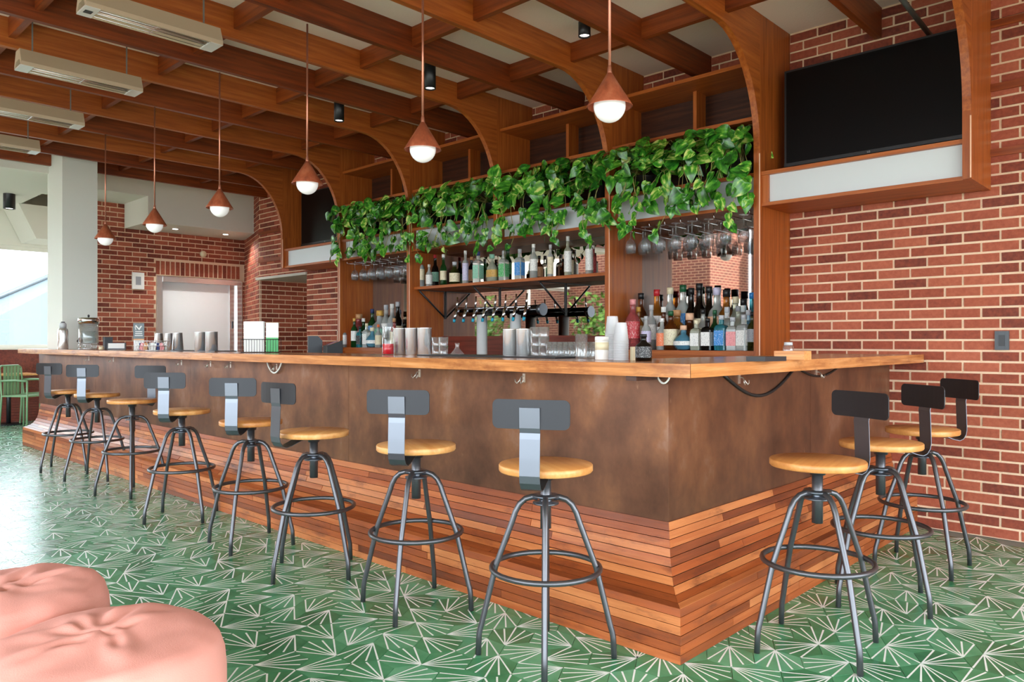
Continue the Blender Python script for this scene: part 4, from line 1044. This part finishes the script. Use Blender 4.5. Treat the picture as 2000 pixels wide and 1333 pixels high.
# ------------------------------------------------------------------ beer taps
tp = thing('beer_tap_tower', 'steel and black beer tap tower with a row of eight taps', 'beer tap', (-4.96, 5.05, 1.06))
TX0, TX1, TY, TZ = -5.50, -4.47, 5.05, 1.495
MBt = MB(); MBt.tube([(TX0, TY, TZ), (TX1, TY, TZ)], 0.043, 16); kid(MBt, 'manifold', M['black_gloss'], tp)
kid(MB().tube([(TX0 - 0.01, TY - 0.05, TZ + 0.035), (TX1 - 0.05, TY - 0.05, TZ + 0.025)], 0.013, 8), 'chrome_strip', M['chrome'], tp)
kid(MB().tube([(TX1, TY, TZ), (TX1 + 0.05, TY, TZ)], [0.044, 0.056], 14), 'end_cap', M['strap'], tp)
for x in (-5.20, -4.76): kid(MB().lathe([(0.062, 1.06), (0.062, 1.068), (0.052, 1.07), (0.052, TZ - 0.03)], (x, TY, 0), 22), 'column', M['tap_steel_lit'], tp)
for k in range(8):
    x = TX0 + 0.035 + k * 0.131
    tap = kid(MB().tube([(x, TY - 0.04, TZ + 0.01), (x, TY - 0.085, TZ + 0.01)], 0.016, 8).tube([(x, TY - 0.085, TZ + 0.02), (x, TY - 0.10, TZ - 0.03), (x, TY - 0.115, TZ - 0.075)], [0.018, 0.015, 0.011], 8), 'tap', M['chrome'], tp)
    h_ = MB().tube([(x, TY - 0.085, TZ + 0.02), (x, TY - 0.075, TZ + 0.145)], [0.010, 0.007], 8).build('handle', M['chrome'], tap)
    n_ = MB().tube([(x, TY - 0.113, TZ - 0.07), (x, TY - 0.12, TZ - 0.10)], [0.015, 0.012], 8).build('nozzle', M['p_teal'], tap)

# ------------------------------------------------------------------ things on the counters
def lathe_thing(name, prof, mat, loc, label, cat, group=None, seg=20, part='body', extra=()):
    t = thing(name, label, cat, loc, 0, group)
    MB().lathe(prof, seg=seg).build(part, mat, t)
    for pn, pr, pm in extra: MB().lathe(pr, seg=seg).build(pn, pm, t)
    return t
ZC = CZ1 + 0.0005
def tin(u, y, h, r0, r1, label, group='steel shaker tins', mat=None):
    return lathe_thing('shaker_tin', [(r0 * 0.95, 0), (r0, 0.004), (r1, h - 0.004), (r1 + 0.0015, h), (r1 - 0.002, h), (r0 - 0.003, 0.01)], mat or M['brushed'], (px(u, y), y, ZC), label, 'shaker', group, 22)
tin(781, 2.98, .168, .040, .044, 'left steel shaker tin of the three beside the red drink')
tin(805, 2.98, .168, .040, .044, 'middle steel shaker tin of the three beside the red drink')
tin(829, 2.98, .168, .040, .044, 'right steel shaker tin of the three beside the red drink')
tin(997, 2.98, .152, .042, .042, 'tall steel canister in front of the beer taps, left of its pair')
tin(1023, 2.98, .152, .040, .042, 'tall steel canister in front of the beer taps, right of its pair')
tin(310, 2.95, .165, .046, .036, 'inverted steel tin behind the sachet basket, left of three')
tin(330, 2.98, .165, .046, .036, 'inverted steel tin behind the sachet basket, middle of three')
tin(347, 2.92, .165, .05, .040, 'inverted steel tin right beside the sachet basket')
tin(392, 2.90, .168, .05, .05, 'left steel canister of the pair before the service door')
tin(413, 2.90, .168, .05, .05, 'right steel canister of the pair before the service door')
# bar mats
tag(box('bar_mat', (px(840, 2.9), 2.80, CZ1 + 0.0003), (px(1110, 2.9), 3.06, CZ1 + 0.009), M['black']), 'long black rubber bar mat before the beer taps', 'mat')
tag(box('bar_mat', (px(352, 2.95), 2.86, CZ1 + 0.0003), (px(440, 2.95), 3.05, CZ1 + 0.007), M['black']), 'small black mat beneath the canister pair', 'mat').location = (0, 0, -0.0)
# thermos
lathe_thing('vacuum_flask', [(.05, 0), (.052, .004), (.052, .20), (.044, .225), (.03, .235)], M['brushed'], (px(123, 2.60), 2.60, ZC), 'tall steel vacuum flask at the far left of the bar', 'flask',
            extra=[('lid', [(.034, .235), (.034, .27), (.026, .29)], M['p_silver']), ('button', [(.018, .29), (.018, .30)], M['black'])])
# water dispenser
xw = px(173, 2.86); wd_ = thing('water_dispenser', 'clear glass water dispenser with steel lid and black tap', 'dispenser', (xw, 2.86, ZC))
MB().lathe([(.095, .06), (.10, .066), (.10, .285), (.096, .285), (.096, .07)], seg=24, capt=False).build('glass_jar', M['clear_glass'], wd_)
MB().lathe([(.094, .068), (.094, .2)], seg=24).build('water', glassy('water', (0.86, 0.93, 0.93, 1), 0.05, 0.02, 0.4), wd_)
MB().lathe([(.108, .285), (.108, .345), (.10, .35), (.0, .352)], seg=24, capt=False).build('lid', M['chrome'], wd_)
MB().lathe([(.008, .352), (.012, .375), (.004, .385)], seg=10).build('knob', M['black'], wd_)
st_ = MB()
for z in (.006, .05): st_.tube([(.1 * math.cos(a), .1 * math.sin(a), z) for a in [2 * PI * i / 24 for i in range(24)]], 0.004, 6, closed=True)
for i in range(10): a = 2 * PI * i / 10; st_.tube([(.1 * math.cos(a), .1 * math.sin(a), .004), (.1 * math.cos(a), .1 * math.sin(a), .062)], 0.003, 5)
st_.build('wire_stand', M['chrome'], wd_)
MB().tube([(-.09, -.04, .10), (-.135, -.06, .10), (-.15, -.065, .085)], .012, 8).build('tap', M['black'], wd_)
# small block, roll, napkin box
tag(box('coaster_holder', (px(203, 2.95) - .03, 2.95, ZC), (px(203, 2.95) + .03, 3.03, ZC + .135), M['grey_plastic']), 'small dark grey coaster holder right of the water dispenser', 'holder')
tag(MB().lathe([(.024, 0), (.026, .003), (.026, .026), (.024, .03), (.01, .03)], seg=16).build('tape_roll', M['p_cream'], None, (px(198, 2.80), 2.80, ZC)), 'small pale roll in front of the dark coaster holder', 'roll')
nb = thing('napkin_box', 'white napkin box in a dark frame on the bar', 'napkin box', (px(228, 2.88), 2.88, ZC), 1.15)
MB().box((-.085, -.05, 0), (.085, .05, .012)).box((-.085, -.05, .012), (-.079, .05, .072)).box((.079, -.05, .012), (.085, .05, .072)).box((-.085, .044, .012), (.085, .05, .072)).build('holder', M['grey_plastic'], nb)
MB().box((-.076, -.046, .013), (.076, .04, .066)).build('napkins', M['paper'], nb)
# grey sign on white stand
sg = thing('counter_sign', 'grey counter sign with white print standing on the bar', 'sign', (px(271, 2.95), 2.95, ZC), 1.15)
MB().box((-.05, -.006, .11), (.05, .006, .27)).build('board', plain('sign_grey', srgb(120, 130, 134), .6), sg)
MB().box((-.045, -.03, 0), (.045, .03, .10)).build('stand', M['paper'], sg)
MB().box((-.05, -.01, .10), (.05, .01, .112)).build('rail', M['table_wood'], sg)
pr_ = MB()
pr_.add([(-.035, -.0075, .245), (-.022, -.0075, .25), (.012, -.0075, .205), (.004, -.0075, .20)], [(0, 3, 2, 1)]).add([(.0, -.0075, .215), (.02, -.0075, .245), (.03, -.0075, .24), (.008, -.0075, .205)], [(0, 3, 2, 1)])
pr_.add([(-.036, -.0075, .235), (-.03, -.0075, .235), (-.022, -.0075, .20), (-.028, -.0075, .20)], [(0, 3, 2, 1)])
for k in range(3): pr_.add([(-.032 - .004 * (k == 2), -.0075, .180 - .02 * k), (.032 + .004 * (k == 2), -.0075, .180 - .02 * k), (.032 + .004 * (k == 2), -.0075, .188 - .02 * k), (-.032 - .004 * (k == 2), -.0075, .188 - .02 * k)], [(0, 1, 2, 3)])
pr_.build('print', M['paper'], sg)
# wire basket with sachets
bk_ = thing('wire_basket', 'wire basket full of sachets on the bar', 'basket', (px(299, 2.72), 2.72, ZC), 0.9)
wm = MB()
for z, s in ((.004, .86), (.045, .95), (.09, 1.0)):
    pts = [(a * .13 * s, b * .07 * s, z) for a, b in ((-1, -1), (1, -1), (1, 1), (-1, 1))]
    wm.tube(pts + [pts[0]], .0025, 5)
for i in range(11):
    x = -.13 + .026 * i
    for s in (-1, 1): wm.tube([(x * .86, s * .06, .004), (x, s * .07, .09)], .0016, 4)
wm.build('wires', M['chrome'], bk_)
for i in range(16):
    q = R_.choice(['white', 'navy', 'cream', 'wood', 'pink', 'lav', 'black'])
    o = MB().box((-.022, -.002, 0), (.022, .002, .065)).build('sachet', M['p_' + q], bk_, (-.10 + .0135 * i, R_.uniform(-.04, .03), .008)); o.rotation_euler = (R_.uniform(-.25, .25), R_.uniform(-.3, .3), R_.uniform(-.5, .5))
# menu holder
mh = thing('menu_holder', 'black wire holder with white and green menus on the bar', 'menu holder', (px(510, 2.80), 2.80, ZC), 0.85)
wm = MB()
for z in (.004, .10):
    pts = [(a * .135, b * .045, z) for a, b in ((-1, -1), (1, -1), (1, 1), (-1, 1))]; wm.tube(pts + [pts[0]], .0025, 5)
for i in range(15):
    x = -.135 + .27 * i / 14
    for s in (-1, 1): wm.tube([(x, s * .045, .004), (x, s * .045, .10)], .0016, 4)
wm.build('wires', M['black'], mh)
for i in range(7):
    o = MB().box((-.072, -.0012, 0), (.072, .0012, .225)).build('menu', M['paper'], mh, (-.05 + R_.uniform(-.006, .006), -.03 + .011 * i, .008)); o.rotation_euler = (R_.uniform(-.03, .05), R_.uniform(-.06, .02), 0)
o = MB().box((-.045, -.0015, 0), (.045, .0015, .215)).build('menu', M['paper'], mh, (.085, -.02, .008))
MB().box((-.045, -.003, .0), (.045, -.0016, .105)).build('green_band', M['p_green'], o)
# red drink jar
rj = thing('mixing_jar', 'glass jar with bright red drink on the bar', 'jar', (px(758, 2.88), 2.88, ZC))
MB().lathe([(.036, 0), (.038, .004), (.038, .115), (.034, .125), (.034, .175)], seg=22, capt=False).build('glass', M['window_glass'], rj)
MB().lathe([(.0352, .006), (.0352, .07)], seg=22).build('drink', M['red_drink'], rj)
# drinking glasses
def tumbler(h, r, mat):
    return MB().lathe([(r * .86, 0), (r * .9, .003), (r, h), (r - .002, h), (r * .86, .012)], seg=14, capt=False).mesh('tumbler', mat)
TG = tumbler(.082, .033, M['clear_glass'])
for n in range(9):
    for r in range(2):
        u = 1078 + n * 10.6; y = 2.98 + .075 * r
        tag(ob('tumbler', TG, None, (px(u, y), y, ZC)), '%s clear tumbler from left in the %s row right of the canisters' % (ORD[n], ['front', 'back'][r]), 'glass', 'tumblers in rows')
TG2 = tumbler(.06, .03, M['clear_glass'])
for c, u in enumerate((1046, 1062)):
    for k in range(3):
        tag(ob('stacked_glass', TG2, None, (px(u, 3.0), 3.0, ZC + .05 * k)), 'small clear glass, %s, %s stack beside the tall canisters' % (['bottom', 'middle', 'top'][k], ['left', 'right'][c]), 'glass', 'stacked glasses beside the canisters')
for c, u in enumerate((852, 866)):
    for k in range(2):
        tag(ob('stacked_glass', TG2, None, (px(u, 3.02), 3.02, ZC + .05 * k)), 'small clear glass, %s of %s stack right of the shaker tins' % (['bottom', 'top'][k], ['left', 'right'][c]), 'glass', 'stacked glasses by the shaker tins')
tag(ob('tall_glass', tumbler(.12, .032, M['clear_glass']), None, (px(1143, 2.93), 2.90, ZC)), 'single taller glass in front of the tumbler rows', 'glass')
lathe_thing('bell_jar', [(.045, 0), (.045, .004), (.012, .045), (.01, .06), (.016, .075)], M['clear_glass'], (px(893, 2.98), 2.98, ZC + .0), 'small cone shaped glass bottle on the dark mat', 'bottle')
pc = lathe_thing('condiment_tub', [(.03, 0), (.032, .003), (.032, .09), (.028, .095)], M['p_white'], (px(1176, 2.78), 2.78, ZC), 'small white tub with yellow band right of the tumblers', 'tub',
                 extra=[('lid', [(.033, .085), (.033, .104), (.030, .106)], M['p_white']), ('band', [(.0326, .045), (.0326, .08)], M['p_cream'])])
CUP = MB().lathe([(.024, 0), (.0245, .002), (.034, .08), (.0352, .082), (.034, .083), (.023, .004)], seg=16, capt=False).mesh('plastic_cup', M['cup_plastic'])
for s_, (u, n, y) in enumerate(((1196, 12, 2.82), (1213, 9, 2.76))):
    for k in range(n):
        o = ob('plastic_cup', CUP, None, (px(u, y), y, ZC + .083 + .0105 * k), rot=(PI, 0, 0))
        tag(o, ['clear plastic cup, %s from the bottom of the taller stack', 'clear plastic cup, %s from the bottom of the shorter stack'][s_] % ORD[k], 'cup', ['taller stack of plastic cups', 'shorter stack of plastic cups'][s_])
db = bottle('dome', 'dark', 'black', 'black', px(1257, 2.75), 2.75, ZC, 'small dark dropper bottle on the counter before the bottle rows', .115)
# straws holder
tag(box('straw_box', (px(1236, 2.8) - .008, 2.79, ZC), (px(1236, 2.8) + .008, 2.81, ZC + .06), M['p_cream']), 'narrow cream straw holder beside the dropper bottle', 'holder')
# tray and small wooden caddy near the post
tag(MB().prism([(px(1478, 3.1), 3.0), (px(1515, 3.1), 3.0), (px(1528, 3.1), 3.14), (px(1485, 3.1), 3.14)], ZC, ZC + .02, 'xy').build('check_tray', M['black']), 'flat black tray on the counter near the brick wall', 'tray')
cd = thing('condiment_caddy', 'pale wooden caddy with a small jar on the counter near the wall', 'caddy', (px(1548, 3.4), 3.4, ZC))
MB().box((-.07, -.04, 0), (.07, .04, .008)).box((-.07, -.04, .008), (-.064, .04, .04)).box((.064, -.04, .008), (.07, .04, .04)).box((-.064, -.04, .008), (.064, -.034, .04)).box((-.064, .034, .008), (.064, .04, .04)).build('tray', M['table_wood'], cd)
MB().lathe([(.024, .009), (.024, .06), (.018, .066)], (-.02, 0, 0), 14).build('jar', M['clear_glass'], cd)
MB().lathe([(.019, .066), (.019, .08)], (-.02, 0, 0), 14).build('lid', M['p_silver'], cd)
# receipt printer and card terminal
py_ = 4.9
pt = thing('receipt_printer', 'black receipt printer with pale front on the back counter', 'printer', (px(612, py_), py_ + .02, 1.0605), -0.5)
MB().prism([(-.08, 0), (.08, 0), (.08, .16), (.03, .215), (-.08, .215)], -.11, .11, 'yz').build('body', M['grey_plastic'], pt)
MB().box((-.114, -.07, .05), (-.1105, .07, .20)).build('side_plate', M['p_silver'], pt)
tm = thing('card_terminal', 'black card terminal with a coloured screen beside the printer', 'terminal', (px(650, py_), py_, 1.0605), -0.3)
MB().prism([(-.09, 0), (.09, 0), (.09, .165), (-.09, .10)], -.09, .09, 'yz').build('body', M['black'], tm)
scm = MB(); scm.add([(-.06, -.06, .1115), (.06, -.06, .1115), (.06, .07, .1585), (-.06, .07, .1585)], [(0, 1, 2, 3)])
scr, nt, b = new_mat('terminal_screen'); tcn = N(nt, 'ShaderNodeTexCoord'); rr = ramp(nt, [(.1, srgb(150, 60, 190)), (.4, srgb(40, 160, 220)), (.65, srgb(240, 200, 60)), (.9, srgb(220, 80, 60))])
sx_ = N(nt, 'ShaderNodeSeparateXYZ'); nt.links.new(tcn.outputs['Generated'], sx_.inputs[0]); nt.links.new(sx_.outputs['X'], rr.inputs['Fac']); nt.links.new(rr.outputs['Color'], b.inputs['Base Color'])
scm.build('screen', scr, tm)

# ------------------------------------------------------------------ poufs
def pouf(x, y, r, h, seed, label):
    seg, mb = 128, MB(); prof_ = [(.55, 0.0), (.86, 0.01), (.98, .08), (1.0, .22), (1.0, .45), (.995, .66), (.98, .80), (.94, .90), (.86, .96), (.70, .99), (.5, 1.0), (.34, 1.005), (.18, .995), (.0, .985)]
    fine = []
    for i in range(len(prof_) - 1):
        for k in range(3): t = k / 3; fine.append((prof_[i][0] * (1 - t) + prof_[i + 1][0] * t, prof_[i][1] * (1 - t) + prof_[i + 1][1] * t))
    fine.append(prof_[-1]); vs = []; fs = []
    rg = random.Random(seed); creases = []
    for q_ in range(9):
        a_ = 2 * PI * q_ / 9 + rg.uniform(-.3, .3); r1 = rg.uniform(.05, .3); b2 = a_ + rg.uniform(-.6, .6); r2 = rg.uniform(.9, 1.0)
        creases.append((Vector((r1 * math.cos(a_), r1 * math.sin(a_), 1.0)), Vector((r2 * math.cos(b2), r2 * math.sin(b2), rg.uniform(.6, .82))), rg.uniform(.03, .06), rg.uniform(.03, .055)))
    for j, (pr, pz) in enumerate(fine):
        for i in range(seg):
            a = 2 * PI * i / seg
            p = Vector((pr * math.cos(a), pr * math.sin(a), pz * 1.0))
            fold = .030 * noise.noise(p * 1.5 + Vector((seed, 0, 3))) + .012 * noise.noise(p * 4.0 + Vector((seed, 5, 3)))
            for A_, B_, am, wd_2 in creases:
                ab = B_ - A_; t_ = max(0, min(1, (p - A_).dot(ab) / ab.length_squared)); dd_ = (p - A_ - ab * t_).length
                tap = math.sin(PI * (0.12 + 0.80 * t_)); fold += am * tap * (-math.exp(-(dd_ / wd_2) ** 2) + 0.7 * math.exp(-((dd_ - 2.2 * wd_2) / (1.6 * wd_2)) ** 2))
            topw = min(1, max(0, (pz - .25) / .5))
            rr_ = r * pr * (1 + fold * 0.6); zz = h * pz + h * fold * topw * (1.0 if pr < .97 else .4)
            vs.append((rr_ * math.cos(a), rr_ * math.sin(a), max(zz, 0.0)))
    n = len(fine)
    for j in range(n - 1):
        for i in range(seg): i2 = (i + 1) % seg; fs.append((j * seg + i, j * seg + i2, (j + 1) * seg + i2, (j + 1) * seg + i))
    mb.add(vs, fs, 0, True); t = thing('pouf', label, 'pouf', (x, y, 0.0), 0, 'salmon poufs')
    mb.build('cover', M['fabric'], t)
pouf(-2.30, .742, .335, .385, 3.1, 'crumpled salmon pink pouf nearest the camera')
pouf(-3.00, .655, .335, .385, 8.7, 'salmon pink pouf behind the nearest one at the picture edge')

# ------------------------------------------------------------------ green chairs and table by the far window
def cafe_chair(x, y, rz, label):
    t = thing('cafe_chair', label, 'chair', (x, y, 0), rz, 'green chairs by the far window'); g = M['green_paint']
    for sx in (-1, 1):
        MB().tube([(sx * .22, -.2, .0), (sx * .2, -.19, .45), (sx * .2, -.19, .66)], .013, 8).build('leg', g, t)
        MB().tube([(sx * .22, .22, .0), (sx * .2, .2, .45), (sx * .19, .24, .84)], .013, 8).build('leg', g, t)
        MB().tube([(sx * .2, -.19, .66), (sx * .2, .0, .67), (sx * .195, .215, .66)], .014, 8).build('armrest', g, t)
    MB().box((-.21, -.2, .44), (.21, .2, .46)).build('seat', g, t)
    MB().tube([(-.19, .24, .84), (-.15, .25, .87), (.15, .25, .87), (.19, .24, .84)], .013, 8).build('top_rail', g, t)
    for k in range(5): MB().box((-.13 + .06 * k, .225, .46), (-.09 + .06 * k, .235, .86)).build('back_slat', g, t)
cafe_chair(-12.35, 3.02, 2.2, 'green metal chair at the far window, nearer one')
cafe_chair(-12.75, 3.35, -1.2, 'green metal chair at the far window, farther one')
tb = thing('cafe_table', 'small wooden table between the green chairs', 'table', (-12.95, 2.95, 0))
MB().box((-.3, -.3, .72), (.3, .3, .745)).build('top', M['table_wood'], tb); MB().tube([(0, 0, .01), (0, 0, .72)], .03, 10).build('leg', M['black'], tb); MB().lathe([(.22, 0), (.22, .012), (.03, .02)], seg=20).build('base', M['black'], tb)

# potted shrubs outside, seen in the mirror
for n, (x, y) in enumerate(((-15.6, -4.4), (-11.6, -4.4))):
    t = thing('potted_shrub', ['leafy shrub in a pot by the mirrored brick wall, farther one', 'leafy shrub in a pot by the mirrored brick wall, nearer one'][n], 'shrub', (x, y, -0.004))
    MB().lathe([(.25, 0), (.32, .5), (.34, .52), (.3, .52)], seg=16).build('pot', M['soil_pot'], t)
    fo = MB()
    for i in range(420):
        c = Vector((max(-.8, min(.8, R_.gauss(0, .36))), max(-.8, min(.8, R_.gauss(0, .36))), 1.55 + max(-.8, min(.9, R_.gauss(0, .42))))); a = Vector((R_.uniform(-1, 1), R_.uniform(-1, 1), R_.uniform(-1, 1))).normalized() * .09; b_ = a.cross(Vector((R_.uniform(-1, 1), R_.uniform(-1, 1), R_.uniform(-1, 1)))).normalized() * .045
        fo.add([c - a, c + b_, c + a, c - b_], [(0, 1, 2, 3)])
    fo.build('foliage', M['shrub_leaf'], t)
    MB().tube([(0, 0, .5), (.03, 0, 1.0), (0, .03, 1.5)], .03, 8).build('trunk', M['dark_wood'], t)
